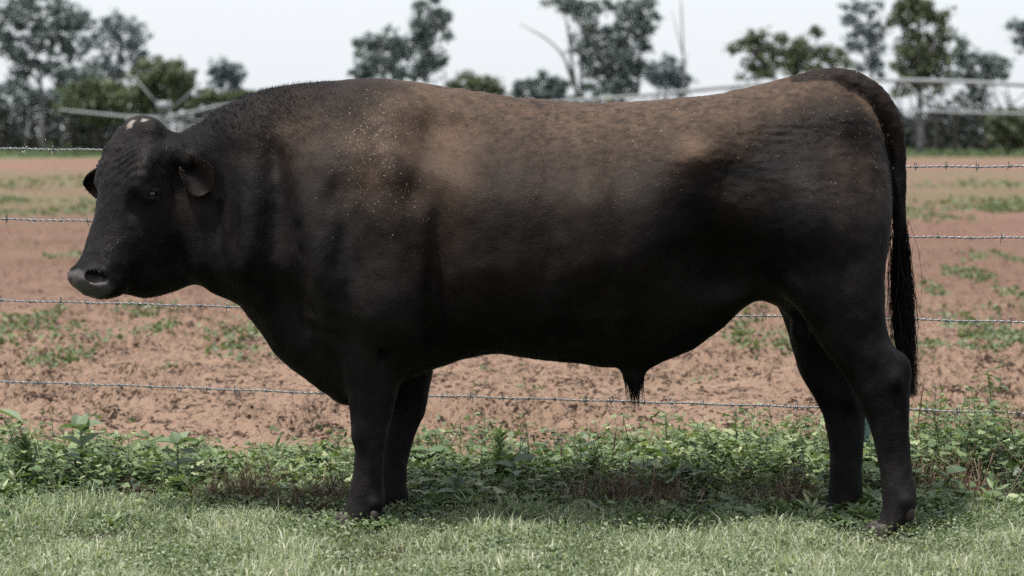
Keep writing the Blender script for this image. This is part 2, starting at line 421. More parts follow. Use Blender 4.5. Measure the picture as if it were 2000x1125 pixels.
# a few taller leafy stems give the strip its ragged skyline
for q in range(130):
    px = rng.uniform(-20, 2020); y = rng.uniform(9.25, 10.0); base = np.array([(px - CX) / FPX * y, y, 0.0]); H_ = canopy(px) * rng.uniform(.85, 1.40); m = rng.integers(10, 18)
    s = np.sort(rng.uniform(.35, 1.0, m)); s[-3:] = (.94, .98, 1.0); a = rng.uniform(0, 6.28, m); L = .065 * (1.25 - .85 * s) * rng.uniform(.6, 1.2, m); bend = rng.normal(0, .03, 2)
    p0 = base + np.stack([bend[0] * s * s, bend[1] * s * s, H_ * s], 1); p1 = p0 + np.stack([np.cos(a) * L, np.sin(a) * L, L * .4], 1)
    put_leaves(bag, 'lobed', p1, np.stack([np.cos(a), np.sin(a), rng.uniform(-.6, .1, m)], 1), rng.uniform(.022, .042, m) * (1.2 - .5 * s), np.clip(rng.normal(.5, .2, m), 0, 1), .3)
    V, F = tube([base, base + [bend[0] * .3, bend[1] * .3, H_ * .55], base + [bend[0], bend[1], H_]], [.0026, .0020, .0012], 4, False); stems.add(V, F, .5)
    for c0_, c1_ in zip(p0, p1): V, F = tube([c0_, c1_], .0009, 3, False); stems.add(V, F, .65)
wc = link('weed_cover', bag.mesh('weed_cover'), WEED); tag(wc, 'low tangle of mixed green weeds along the fence foot', 'weeds', kind='stuff')
tag(link('weed_stalks', stems.mesh('weed_stalks'), WEED), 'thin green stalks inside the weed tangle by the fence', 'weeds', kind='stuff')

# ------------------------------------------------------------------ single plants one can pick out
def mallow(px, top, d, label, seed, nleaf=26, spread=.10):
    r = np.random.default_rng(seed); base = P(px, 0, d); base[2] = 0; H_ = P(px, top, d)[2]
    root = empty('mallow_plant', base); tag(root, label, 'plant', 'tall mallow weeds along the fence')
    st_ = Bag(); fo = Bag(); bend = r.normal(0, .03, 2)
    line = np.array([[bend[0] * s * s + .008 * math.sin(5 * s), bend[1] * s * s, H_ * s] for s in np.linspace(0, 1, 8)])
    V, F = tube(line, np.linspace(.0042, .0016, 8), 5); st_.add(V, F, .55)
    for q in range(nleaf):
        s = r.uniform(.18, 1.0) ** .8; p0 = np.array([np.interp(s, np.linspace(0, 1, 8), line[:, c]) for c in range(3)])
        a = r.uniform(0, 6.28); L = spread * (1.15 - .8 * s) * r.uniform(.6, 1.2); p1 = p0 + np.array([math.cos(a) * L, math.sin(a) * L, L * .45])
        V, F = tube([p0, (p0 + p1) / 2 + [0, 0, .004], p1], [.0013, .0011, .0008], 3, False); st_.add(V, F, .7)
        put_leaves(fo, 'lobed', p1[None], np.array([[math.cos(a), math.sin(a), r.uniform(-.6, .15)]]), np.array([r.uniform(.030, .052) * (1.15 - .55 * s)]), np.array([np.clip(r.normal(.52, .16), 0, 1)]), .3, r=r)
    m = 16; s = r.uniform(.5, 1, m); a = r.uniform(0, 6.28, m)
    pos = np.stack([np.interp(s, np.linspace(0, 1, 8), line[:, c]) for c in range(3)], 1)
    put_leaves(fo, 'small', pos, np.stack([np.cos(a), np.sin(a), r.uniform(.2, 1, m)], 1), r.uniform(.012, .022, m), np.full(m, .75), .5, r=r)
    link('stem', st_.mesh('mallow_stem'), WEED, root); link('foliage', fo.mesh('mallow_foliage'), WEED, root)

mallow(1300, 806, 9.55, 'tall mallow weed with drooping leaves right of the belly tuft', 1)
mallow(1438, 806, 9.6, 'bushy mallow weed left of the far hind leg, with wide leaves at its tip', 2, 34)
mallow(1530, 812, 9.7, 'mallow weed close to the far hind leg, touching the bottom wire', 3, 30)
mallow(1943, 722, 9.5, 'tallest mallow weed, reaching far over the bottom wire right of the tail', 4, 30)
mallow(1835, 790, 9.6, 'mallow weed just right of the near hind leg at the bottom wire', 5, 30, .12)
mallow(1900, 800, 9.35, 'bushy mallow weed at the foot of the tallest one on its left', 6, 34, .13)
mallow(822, 850, 9.6, 'mallow weed sprouting directly behind the far fore leg', 7, 22)
mallow(612, 862, 9.7, 'small mallow weed just left of the near fore leg', 8, 18)
mallow(1400, 842, 9.4, 'low mallow weed between the two taller ones under the belly', 9, 26, .12)
mallow(1985, 790, 9.4, 'mallow weed cut off by the right edge of the picture', 10, 34, .13)

BROAD = leaf_mat('broad_leaf', [(0, (0.0517, 0.0906, 0.0475)), (.5, (0.0992, 0.1466, 0.0776)), (1, (0.1984, 0.2415, 0.1552))], 0.5, 0.35, 0.3)
def leaf_mesh(kind, size, wide, var, name):
    b_ = Bag(); TV, TF = LEAF[kind]; b_.add(TV * np.array([size * wide, size, size]), TF, var); return b_.mesh(name, True)
def broadleaf(px, top, d, label, seed, leaves, name='broad_leaf_weed', lean=0.0):
    r = np.random.default_rng(seed); base = P(px, 0, d); base[2] = 0; H_ = P(px, top, d)[2]
    root = empty(name, base); tag(root, label, 'plant', 'broad leaved weeds along the fence')
    line = np.array([[lean * s * s, 0, H_ * s] for s in np.linspace(0, 1, 6)])
    V, F = tube(line, np.linspace(.005, .003, 6), 6); b_ = Bag(); b_.add(V, F, .55); link('stem', b_.mesh('weed_stem'), BROAD, root)
    for (s, az, el, L) in leaves:
        lm = link('leaf', leaf_mesh('oval', L, .85, np.clip(r.normal(.5, .2), 0, 1), 'broad_leaf'), BROAD, root)
        p0 = [np.interp(s, np.linspace(0, 1, 6), line[:, c]) for c in range(3)]
        lm.location = p0; lm.rotation_euler = (math.radians(el), math.radians(r.uniform(-15, 15)), math.radians(az - 90))
broadleaf(158, 838, 9.45, 'upright broad leaved weed with grey green leaves near the left edge', 1, [(1, 170, 10, .085), (1, 5, 22, .085), (.98, 60, 65, .07), (.97, 120, 50, .08), (.95, 290, 40, .06), (.72, 175, 25, .10), (.70, 20, 40, .09), (.6, 250, 15, .09), (.5, 330, 20, .10), (.45, 100, 25, .1)])
broadleaf(347, 866, 9.3, 'broad leaved weed with large flat leaves right below the throat', 2, [(1, 170, 8, .095), (1, -5, 15, .085), (.95, 40, 55, .07), (.97, 110, 60, .06), (.85, 335, -5, .09), (.8, 200, 10, .075), (.6, 30, 10, .09), (.5, 160, 20, .08)])
broadleaf(-18, 802, 9.3, 'weed whose single large leaf pokes in at the left edge', 3, [(1, -18, -8, .135), (.8, 200, 20, .1)])
broadleaf(1032, 872, 9.45, 'weed holding one broad flat leaf up under the middle of the belly', 4, [(1, 350, 12, .075), (1, 190, 12, .06), (.8, 130, 30, .07), (.75, 250, 10, .07), (.6, 20, 20, .08)])
broadleaf(1002, 905, 9.05, 'weed with one very wide dark leaf in front of the weed tangle', 5, [(1, 15, 22, .09), (.9, 165, 15, .08), (.8, 280, 5, .075), (.6, 60, 30, .07)])
broadleaf(892, 958, 8.85, 'pale rosette of broad leaves low by the far fore leg', 6, [(1, 10, -15, .075), (1, 60, 55, .06), (1, 130, 50, .065), (.9, 185, 5, .08), (.8, 230, 0, .07), (.8, 300, -10, .08), (.9, 340, 5, .07)])
broadleaf(838, 880, 9.5, 'weed with two wide leaves beside the far fore leg', 7, [(1, 0, -5, .10), (1, 180, 8, .07), (.9, 250, 5, .09), (.8, 40, 35, .08)])
broadleaf(1850, 925, 8.95, 'single pale broad leaf weed right of the near hind leg', 8, [(1, 20, 15, .08), (.9, 150, 25, .06), (.8, 300, 0, .06)])

def spiky(px, top, d, label, seed):
    r = np.random.default_rng(seed); base = P(px, 0, d); base[2] = 0; H_ = P(px, top, d)[2]
    root = empty('fleabane_plant', base); tag(root, label, 'plant')
    V, F = tube([[0, 0, 0], [0.004, 0, H_ * .5], [0, 0, H_]], [.004, .003, .002], 5); b_ = Bag(); b_.add(V, F, .5); link('stem', b_.mesh('fleabane_stem'), WEED, root)
    f_ = Bag(); m = 130; s = r.uniform(.12, 1, m); a = r.uniform(0, 6.28, m)
    put_leaves(f_, 'narrow', np.stack([0 * s, 0 * s, s * H_], 1), np.stack([np.cos(a), np.sin(a), .25 + .9 * s], 1), r.uniform(.05, .085, m) * (1.1 - .55 * s), np.clip(r.normal(.55, .15, m), 0, 1), .4, .8, r)
    link('foliage', f_.mesh('fleabane_foliage'), WEED, root)
spiky(975, 838, 9.35, 'upright feathery weed with narrow leaves under the belly', 1)
spiky(1160, 890, 9.3, 'short feathery weed left of the brown dead tuft', 2)
spiky(50, 850, 9.3, 'bushy feathery weed near the left edge', 3)

def dry_tuft(px, py, d, label, seed, n=260, w=.13, h=.11):
    r = np.random.default_rng(seed); base = P(px, 0, d); base[2] = 0
    o_ = Bag(); p0 = np.stack([r.normal(0, w * .55, n), r.normal(0, .07, n), np.zeros(n)], 1)
    n = int(n * .62); p0 = p0[:n]; ln = r.normal(0, .75, (n, 3)); ln[:, 2] = 0; p0[:, 0] += .03 * np.sin(p0[:, 1] * 60)
    put_blades(o_, p0, (.25 + r.gamma(2.0, .30, n)) * h * (1 - .6 * np.abs(p0[:, 0]) / (2.2 * w)), r.uniform(.0008, .0020, n), ln, np.clip(r.normal(.4, .25, n), 0, 1), r)
    o = empty('dry_grass_tuft', base); tag(o, label, 'dry grass', 'dead grass tufts in the weeds'); tag(link('stems', o_.mesh('dry_stems'), DRY, o), kind='stuff')
dry_tuft(470, 930, 9.05, 'dead brown grass tuft left of the fore legs', 1, 900, .17, .15)
dry_tuft(645, 945, 8.95, 'dead brown grass tuft touching the near fore leg', 2, 800, .14, .14)
dry_tuft(1200, 950, 8.92, 'largest dead brown tuft, under the belly', 3, 1500, .23, .15)
dry_tuft(1310, 970, 8.86, 'low dead brown tuft right of the largest one', 8, 800, .15, .10)
dry_tuft(1545, 955, 8.92, 'dead brown tuft just left of the far hind leg', 4, 900, .15, .14)
dry_tuft(1830, 910, 9.2, 'dead brown tuft right behind the near hind leg', 5, 900, .16, .16)
dry_tuft(1890, 935, 9.05, 'dark dead tuft low at the right among weeds', 6, 900, .18, .13)
dry_tuft(70, 985, 8.80, 'small patch of dead stems at the left edge of the lawn', 7, 400, .16, .05)
dry_tuft(760, 985, 8.86, 'thin dead stems beside the far front hoof', 9, 120, .08, .07)
def stalk(px, top, d, dx, label, seed):
    base = P(px, 0, d); base[2] = 0; H_ = P(px, top, d)[2]; b_ = Bag(); r = np.random.default_rng(seed)
    line = np.array([[dx * s ** 1.5, 0, H_ * s] for s in np.linspace(0, 1, 9)]); V, F = tube(line, np.interp(np.linspace(0, 1, 9), [0, .6, .75, 1], [.0020, .0016, .0034, .0007]), 5); b_.add(V, F, .3)
    o = link('dry_stalk', b_.mesh('dry_stalk'), DRY); o.location = base; tag(o, label, 'stalk', 'bare dead stalks')
stalk(1192, 828, 9.4, .025, 'bare dark seed stalk left of the belly tuft', 1)
stalk(1098, 862, 9.4, -.005, 'short bare stalk left of the longer one under the belly', 2)
stalk(1782, 738, 9.4, .045, 'long thin leaning stalk beside the tail tip', 3)

# ------------------------------------------------------------------ weeds out in the field
FW = leaf_mat('field_weed', [(0.0, (0.0515, 0.0752, 0.0396)), (0.5, (0.1030, 0.1307, 0.0697)), (1.0, (0.1901, 0.2099, 0.1188))], 0.6, 0.25, 0.3)
def weed_patch(bag_, x, y, rx, ry, n, r, h=.07, size=.035):
    a = r.uniform(0, 6.28, n); q = np.sqrt(r.uniform(0, 1, n)); lx, ly = x + rx * q * np.cos(a), y + ry * q * np.sin(a)
    lz = soil_height(lx, ly) + r.uniform(0, 1, n) * h * (1 - q * .6)
    d = np.stack([r.normal(0, 1, n), r.normal(0, 1, n), r.uniform(-.1, 1, n)], 1)
    put_leaves(bag_, 'small', np.stack([lx, ly, lz], 1), d, r.uniform(.6, 1.3, n) * size, np.clip(r.normal(.5, .22, n), 0, 1), .6, 1.2, r)
def dz(py): return CAMZ * FPX / (py - HY)
for q, (px, py, wpx_, hpx, n, label) in enumerate([(322, 655, 24, 14, 160, 'bright green weed clump below the jaw'), (115, 712, 70, 14, 420, 'wide low weed patch on the soil at the left'), (68, 638, 38, 22, 300, 'weed patch at the left edge above the widest one'),
        (155, 652, 12, 10, 70, 'small weed sprig between two patches at the left'), (1950, 665, 55, 34, 520, 'large weed patch on the soil right of the tail tuft'), (1890, 545, 30, 16, 260, 'weed clump between the wires right of the tail'), (1825, 575, 16, 10, 110, 'small weed clump right of the tail tuft'),
        (1440, 672, 14, 10, 90, 'small weed sprig seen under the flank'), (1985, 585, 18, 14, 160, 'weed clump at the right edge between two wires')]):
    d = dz(py); c_ = P(px, py, d); b_ = Bag(); r = np.random.default_rng(50 + q)
    weed_patch(b_, c_[0], c_[1], wpx_ / FPX * d, hpx * d * d / (CAMZ * FPX), n, r, .06 * d / 15, .030 * d / 15)
    base = np.array([c_[0], c_[1], 0.0]); b_.V = [v - base for v in b_.V]
    o = empty('weed_clump', base); tag(o, label, 'weeds', 'weed clumps on the ploughed soil'); tag(link('foliage', b_.mesh('weed_clump_foliage'), FW, o), kind='stuff')
bag = Bag(); r = np.random.default_rng(77)
for q in range(420):
    y = 1 / r.uniform(1 / 75., 1 / 15.); x = r.uniform(-.23, .23) * y
    bnd = fbm(np.array([[x * .03, y * .09, 0]]), 2, 251)[0]
    if r.uniform() > .50 + 1.2 * bnd: continue
    weed_patch(bag, x, y, r.uniform(.15, .6) * (y / 18), r.uniform(.15, .8) * (y / 18), int(r.uniform(40, 200)), r, .055 * (y / 18) ** .6, .04 * (y / 18) ** .8)
for q in range(70):
    y = r.uniform(10.3, 16); x = r.uniform(-.22, .22) * y; weed_patch(bag, x, y, .03, .04, 7, r, .02, .028)
tag(link('field_weeds', bag.mesh('field_weeds'), FW), 'scattered green weed growth over the reddish field', 'weeds', kind='stuff')
# ------------------------------------------------------------------ the bull
# The body is one implicit surface (outlines swollen to real widths, lofted legs, head, tail), polygonised on a fine grid.
YB = 8.65
def Y0(px): return 8.65 - 0.10 * (px - 950.0) / 650.0          # the bull's mid plane runs slightly towards the camera at the rump
def B(px, py, d=None):
    d = Y0(px) if d is None else d
    return (px - CX) / FPX * d, CAMZ - (py - HY) / FPX * d
SHEAR = -0.10 / 650.0 * (FPX / 8.65)                             # change of depth per metre of x
def plane_y(x): return 8.65 - 0.10 * ((x * FPX / 8.65 + CX) - 950.0) / 650.0

HG = 0.008
gx = np.arange(-1.62, 1.52, HG); gy = np.arange(-0.56, 0.50, HG); gz = np.arange(-0.03, 1.60, HG)
NX, NY, NZ = len(gx), len(gy), len(gz)
SD = np.full((NX, NY, NZ), 0.5, np.float32)

def blend(sd, sl, k, sub=False):
    a = SD[sl]
    if sub:                                                      # smooth subtraction
        b = -sd; h = np.clip(0.5 + 0.5 * (b - a) / k, 0, 1); SD[sl] = a * (1 - h) + b * h + k * h * (1 - h)
    else:
        h = np.clip(0.5 + 0.5 * (a - sd) / k, 0, 1); SD[sl] = a * (1 - h) + sd * h - k * h * (1 - h)

def box_slice(lo, hi, pad=0.06):
    s = []
    for g, a, b in zip((gx, gy, gz), lo, hi):
        i0 = int(np.searchsorted(g, a - pad)); i1 = int(np.searchsorted(g, b + pad)); s.append(slice(max(i0, 0), max(i1, i0 + 1)))
    return tuple(s)

def grid(sl):
    return gx[sl[0]][:, None, None].astype(np.float32), gy[sl[1]][None, :, None].astype(np.float32), gz[sl[2]][None, None, :].astype(np.float32)

def poly_dist(poly, X, Z):
    """signed distance (positive inside) to a closed polygon"""
    px, pz = poly[:, 0], poly[:, 1]; qx, qz = np.roll(px, -1), np.roll(pz, -1)
    d2 = np.full(X.shape, 1e9); ins = np.zeros(X.shape, bool)
    for a, b, c, e in zip(px, pz, qx, qz):
        ex, ez = c - a, e - b
        t = np.clip(((X - a) * ex + (Z - b) * ez) / (ex * ex + ez * ez + 1e-12), 0, 1)
        d2 = np.minimum(d2, (X - a - t * ex) ** 2 + (Z - b - t * ez) ** 2)
        cr = (b > Z) != (e > Z)
        with np.errstate(divide='ignore', invalid='ignore'):
            ins ^= cr & (X < (c - a) * (Z - b) / (e - b + 1e-12) + a)
    return np.where(ins, 1, -1) * np.sqrt(d2)

def gblur(a, s):
    r = int(3 * s) + 1; k = np.exp(-0.5 * (np.arange(-r, r + 1) / s) ** 2); k /= k.sum()
    for ax in (0, 1):
        p = np.pad(a, [(r, r) if i == ax else (0, 0) for i in (0, 1)], mode='edge')
        a = sum(k[i] * np.take(p, np.arange(i, i + a.shape[ax]), axis=ax) for i in range(2 * r + 1))
    return a

def rbf(pts, X, Z, s):
    num = den = 0
    for (x, z, v) in pts:
        w = np.exp(-0.5 * ((X - x) ** 2 + (Z - z) ** 2) / s ** 2) + 1e-9; num = num + w * v; den = den + w
    return num / den

def swell(d, w, r, v):
    """signed distance of an outline (inside distance d) swollen to half width w with edge radius r; v = |across|"""
    u = np.maximum(1 - d / r, 0.02); q = v / w
    rho = np.sqrt(u * u + q * q)
    g = np.sqrt((u / r) ** 2 + (q / w) ** 2) / rho
    return (rho - 1) / np.maximum(g, 1e-3)

# ---- trunk: neck, chest, barrel, rump
T_OUT = [(352,272),(372,250),(398,238),(430,213),(478,190),(530,172),(600,162),(680,155),(740,153),(800,158),(850,165),(880,171),(902,172),(922,178),(944,179),(964,185),(986,186),(1008,190),(1034,191),(1060,194),(1130,200),(1200,201),
 (1270,197),(1340,191),(1400,184),(1450,173),(1500,162),(1560,154),(1610,156),(1655,172),(1692,198),(1716,240),(1732,300),(1740,370),(1739,430),(1730,490),(1710,540),(1670,590),(1600,618),
 (1545,612),(1505,592),(1480,587),(1452,602),(1412,640),(1370,665),(1320,688),(1270,706),(1190,717),(1130,709),(1080,705),(1020,697),(970,690),(920,698),(860,716),(800,740),(740,772),
 (690,790),(668,788),(640,772),(600,742),(560,712),(532,682),(514,652),(492,622),(468,597),(430,576),(388,549),(366,520),(350,450),(345,350)]
poly = crom([B(*p) for p in T_OUT], 5, True)
X2, Z2 = np.meshgrid(gx, gz, indexing='ij')
D2 = poly_dist(poly, X2, Z2)
Db = gblur(D2, 4.0); k2 = smooth01(0.02, 0.14, D2); D2 = D2 * (1 - k2) + Db * k2
PX2 = X2 * FPX / 8.65 + CX; PY2 = HY + (CAMZ - Z2) * FPX / 8.65     # nominal photo pixels of the mid plane
W_PTS = [(400,300,.13),(400,480,.15),(470,250,.15),(520,250,.19),(520,450,.24),(520,620,.15),(640,200,.20),(650,350,.32),(650,500,.36),(650,650,.27),(650,760,.13),(560,690,.12),
 (760,220,.27),(800,400,.385),(800,600,.385),(800,720,.24),(1000,260,.34),(1000,450,.44),(1000,620,.41),(1200,260,.34),(1200,450,.455),(1200,640,.38),(1350,240,.35),(1350,400,.39),
 (1350,550,.33),(1450,600,.20),(1500,220,.29),(1500,400,.36),(1500,560,.27),(1620,200,.20),(1650,300,.27),(1650,430,.31),(1720,400,.20),(1650,570,.27),(1300,680,.14),(1230,700,.16)]
Wd = rbf(W_PTS, PX2, PY2, 62.0)
R_PTS = [(400,350,.15),(450,500,.13),(560,260,.20),(560,660,.12),(650,450,.26),(760,250,.27),(900,450,.33),(1000,250,.29),(1200,300,.29),(1200,600,.28),(1400,300,.26),(1500,500,.2),(1650,300,.19),(1720,400,.14),(650,740,.10)]
Rd = rbf(R_PTS, PX2, PY2, 80.0)
BUMPS = [(765,290,42,78,.050),(880,262,52,34,-.050),(905,350,45,75,.022),(985,255,90,36,-.014),(556,400,26,120,-.050),(500,330,40,70,.020),(628,430,40,90,.030),(690,480,22,120,-.022),(640,590,34,50,.034),(596,560,20,60,-.030),
 (850,600,24,110,-.050),(812,430,20,110,-.018),(730,600,36,60,.020),(1380,520,60,85,-.075),(1345,294,34,26,.040),(1415,330,36,40,-.022),(1590,410,75,95,.040),(1490,440,26,130,-.036),(1650,228,36,22,.024),(1650,330,50,50,-.016),
 (470,500,44,60,.024),(436,440,32,90,-.050),(1010,400,20,150,.010),(1075,420,18,150,-.010),(1138,420,20,150,.010),(1205,420,20,140,-.010),(1270,400,20,120,.008),(1670,560,26,60,-.020),(1450,585,50,16,.030),(1410,610,40,14,-.020)]
for (bx, by, sx, sy, am) in BUMPS:
    Wd = Wd + 1.45 * am * np.exp(-0.5 * (((PX2 - bx) / sx) ** 2 + ((PY2 - by) / sy) ** 2))
def ledge(s, width, fade, amp, y0, y1):
    # a muscle edge: a step across a line, fading out behind it
    return amp * smooth01(-width, width, s) * np.exp(-np.maximum(s, 0) / fade) * smooth01(y0 - 40, y0 + 30, PY2) * smooth01(y1 + 30, y1 - 40, PY2)
Wd = Wd + ledge(PX2 - (560 + (PY2 - 300) * .25), 20, 170, .050, 270, 640) + ledge(845 - (PY2 - 450) * .05 - PX2, 16, 150, .042, 400, 700)
Wd = Wd + ledge(PX2 - (1468 + (PY2 - 350) * .12), 22, 200, .050, 320, 590) + ledge(838 - (PY2 - 200) * .15 - PX2, 16, 120, .026, 185, 340) + ledge(PX2 - (430 + (PY2 - 300) * .10), 16, 120, .035, 330, 540)
Wd = np.maximum(Wd, 0.04)
sl = box_slice((-1.25, -0.56, 0.30), (1.35, 0.50, 1.55), 0.0)
_, yy, _ = grid(sl)
dd, ww, rr = (a[sl[0], sl[2]][:, None, :].astype(np.float32) for a in (D2, Wd, Rd))
yc = (-0.06 * (1 - smooth01(-1.12, -0.65, gx[sl[0]]))).astype(np.float32)[:, None, None]      # neck bends a little to the camera
blend(swell(dd, ww, rr, np.abs(yy - yc)), sl, 0.02)

# ---- limbs: stacked elliptical sections (row, left edge, right edge, half depth, offset across)
def limb(rows, d, k, flat=2.0):
    rows = np.array(rows, float)
    z = CAMZ - (rows[:, 0] - HY) / FPX * d
    xl, xr = (rows[:, 1] - CX) / FPX * d, (rows[:, 2] - CX) / FPX * d
    tab = np.stack([z, (xl + xr) / 2, (xr - xl) / 2, rows[:, 3], rows[:, 4]], 1)
    tab = crom(tab, 6); tab = tab[np.argsort(tab[:, 0])]
    sl = box_slice((tab[:, 1].min() - tab[:, 2].max(), (tab[:, 4] - tab[:, 3]).min(), max(tab[0, 0], 0.0)), (tab[:, 1].max() + tab[:, 2].max(), (tab[:, 4] + tab[:, 3]).max(), tab[-1, 0]))
    x, y, zz = grid(sl); zf = gz[sl[2]]
    xc, hx, hy, yc = (np.interp(zf, tab[:, 0], tab[:, i])[None, None, :].astype(np.float32) for i in (1, 2, 3, 4))
    a, b = np.abs(x - xc) / hx, np.abs(y - yc) / hy
    rho = (a ** flat + b ** flat) ** (1 / flat) + 1e-6
    sd = (rho - 1) * np.minimum(hx, hy)
    cap = np.maximum(zz - tab[-1, 0], tab[0, 0] - zz).astype(np.float32)                     # close the ends
    sd = np.where(cap > 0, np.sqrt(np.maximum(sd, 0) ** 2 + cap ** 2), np.maximum(sd, cap * 0.9 - 0.002))
    blend(sd.astype(np.float32), sl, k)

# near fore leg
limb([(470,590,770,.10,-.20),(540,600,800,.13,-.23),(600,634,812,.125,-.225),(650,650,803,.110,-.205),(700,664,791,.096,-.19),(750,677,781,.084,-.18),(800,683,770,.074,-.175),(835,688,760,.068,-.17),
      (870,694,752,.060,-.17),(910,692,750,.055,-.17),(945,686,750,.058,-.17),(970,680,752,.062,-.17),(990,673,748,.062,-.17),(1008,662,738,.06,-.17),(1022,656,728,.058,-.17)], 8.545, 0.035)
# far fore leg
limb([(560,640,840,.11,.20),(640,690,855,.105,.19),(700,730,850,.095,.17),(750,742,842,.082,.16),(800,746,832,.070,.155),(835,748,816,.063,.15),(865,745,804,.058,.15),(900,742,797,.054,.15),
      (940,738,797,.056,.15),(965,732,801,.058,.15),(982,722,790,.058,.15),(998,712,778,.055,.15)], 8.87, 0.03)
# near hind leg
limb([(330,1500,1725,.10,-.16),(420,1490,1738,.14,-.18),(500,1500,1732,.15,-.20),(560,1520,1727,.14,-.215),(610,1562,1727,.120,-.22),(650,1588,1733,.104,-.22),(690,1614,1753,.090,-.22),(720,1636,1769,.078,-.22),
      (755,1662,1776,.070,-.22),(790,1682,1775,.064,-.22),(825,1696,1773,.059,-.22),(870,1708,1774,.054,-.22),(910,1715,1779,.052,-.22),(950,1720,1784,.055,-.22),(975,1722,1787,.057,-.22),(995,1720,1782,.056,-.22),
      (1015,1714,1768,.055,-.22),(1035,1704,1756,.055,-.22),(1046,1698,1752,.055,-.22)], 8.33, 0.035)
# far hind leg
limb([(380,1500,1700,.13,.18),(480,1490,1705,.15,.20),(560,1500,1690,.14,.22),(610,1524,1690,.125,.23),(650,1538,1690,.11,.235),(700,1553,1692,.09,.24),(740,1567,1694,.078,.24),(775,1588,1692,.068,.24),
      (810,1606,1690,.061,.24),(850,1616,1688,.056,.24),(890,1620,1685,.053,.24),(930,1621,1683,.053,.24),(960,1618,1684,.056,.24),(985,1614,1682,.057,.24),(1003,1602,1668,.055,.24)], 8.79, 0.03)

def ellip(c, r, k, R=None, sub=False):
    """ellipsoid; R rows are its axes"""
    c = np.asarray(c, float); r = np.asarray(r, float); m = r.max()
    sl = box_slice(c - m, c + m, 0.05)
    x, y, z = grid(sl); q = (x - c[0], y - c[1], z - c[2])
    if R is not None: q = tuple(R[i][0] * q[0] + R[i][1] * q[1] + R[i][2] * q[2] for i in range(3))
    s = tuple(q[i] / r[i] for i in range(3))
    rho = np.sqrt(s[0] ** 2 + s[1] ** 2 + s[2] ** 2) + 1e-6
    g = np.sqrt((s[0] / r[0]) ** 2 + (s[1] / r[1]) ** 2 + (s[2] / r[2]) ** 2) / rho
    blend(((rho - 1) / np.maximum(g, 1e-3)).astype(np.float32), sl, k, sub)

def chain(pts, rad, k):
    """round cone chain, pts (n,3)"""
    pts = np.asarray(pts, float); rad = np.asarray(rad, float)
    sl = box_slice(pts.min(0) - rad.max(), pts.max(0) + rad.max(), 0.04)
    x, y, z = grid(sl); best = None
    for a, b, ra, rb in zip(pts[:-1], pts[1:], rad[:-1], rad[1:]):
        e = b - a; t = np.clip(((x - a[0]) * e[0] + (y - a[1]) * e[1] + (z - a[2]) * e[2]) / (e @ e), 0, 1)
        d = np.sqrt((x - a[0] - t * e[0]) ** 2 + (y - a[1] - t * e[1]) ** 2 + (z - a[2] - t * e[2]) ** 2) - (ra + (rb - ra) * t)
        best = d if best is None else np.minimum(best, d)
    blend(best.astype(np.float32), sl, k)

def b3(px, py, y=0.0):
    x, z = B(px, py); return np.array([x, y, z])

# sheath, scrotum, hocks, knees, dewlap, fetlock bulges
chain([b3(1335, 648, 0), b3(1285, 672, 0), b3(1244, 700, 0), b3(1237, 728, 0), b3(1237, 744, 0)], [.060, .054, .048, .038, .026], 0.04)
ellip(b3(1560, 640, -0.05), (.034, .045, .052), 0.006)
ellip(b3(1560, 605, 0.0), (.035, .06, .05), 0.03)
near = lambda px, py, d, y: np.array([(px - CX) / FPX * d, y, CAMZ - (py - HY) / FPX * d])
ellip(near(1757, 716, 8.33, -.22), (.030, .030, .045), 0.03)
ellip(near(1698, 760, 8.33, -.235), (.035, .045, .06), 0.03)
ellip(near(722, 838, 8.545, -.185), (.050, .050, .055), 0.03)
# tendon grooves and joints of the near legs
for (px, py, d_, y_, rx, ry, rz) in [(1716, 668, 8.33, -.335, .011, .030, .060), (1745, 775, 8.33, -.290, .008, .022, .050), (740, 905, 8.545, -.232, .007, .016, .050), (752, 690, 8.545, -.292, .010, .022, .060), (1735, 900, 8.33, -.276, .006, .014, .060), (700, 800, 8.545, -.240, .008, .016, .030)]:
    ellip(near(px, py, d_, y_), (rx, ry, rz), 0.022, None, True)
for (px, py, d_, y_, rx, ry, rz) in [(1740, 735, 8.33, -.275, .022, .022, .032), (712, 835, 8.545, -.220, .028, .026, .034), (735, 975, 8.545, -.205, .022, .030, .022), (1762, 972, 8.33, -.255, .022, .030, .024), (1650, 770, 8.79, .18, .03, .03, .04)]:
    ellip(near(px, py, d_, y_), (rx, ry, rz), 0.020)
# tail
tail = crom([b3(1520,172,-.02), b3(1575,164,-.03), b3(1620,158,-.03), b3(1660,163,-.03), b3(1698,184,-.03), b3(1728,218,-.02), b3(1746,262,-.01), b3(1754,310,0), b3(1757,360,0), b3(1757,410,0), b3(1758,460,0), b3(1761,520,0), b3(1764,600,0)], 4)
chain(tail, np.interp(np.linspace(0, 1, len(tail)), [0, .12, .22, .34, .45, .56, .7, .85, 1], [.030, .042, .042, .044, .038, .030, .024, .019, .010]), 0.012)

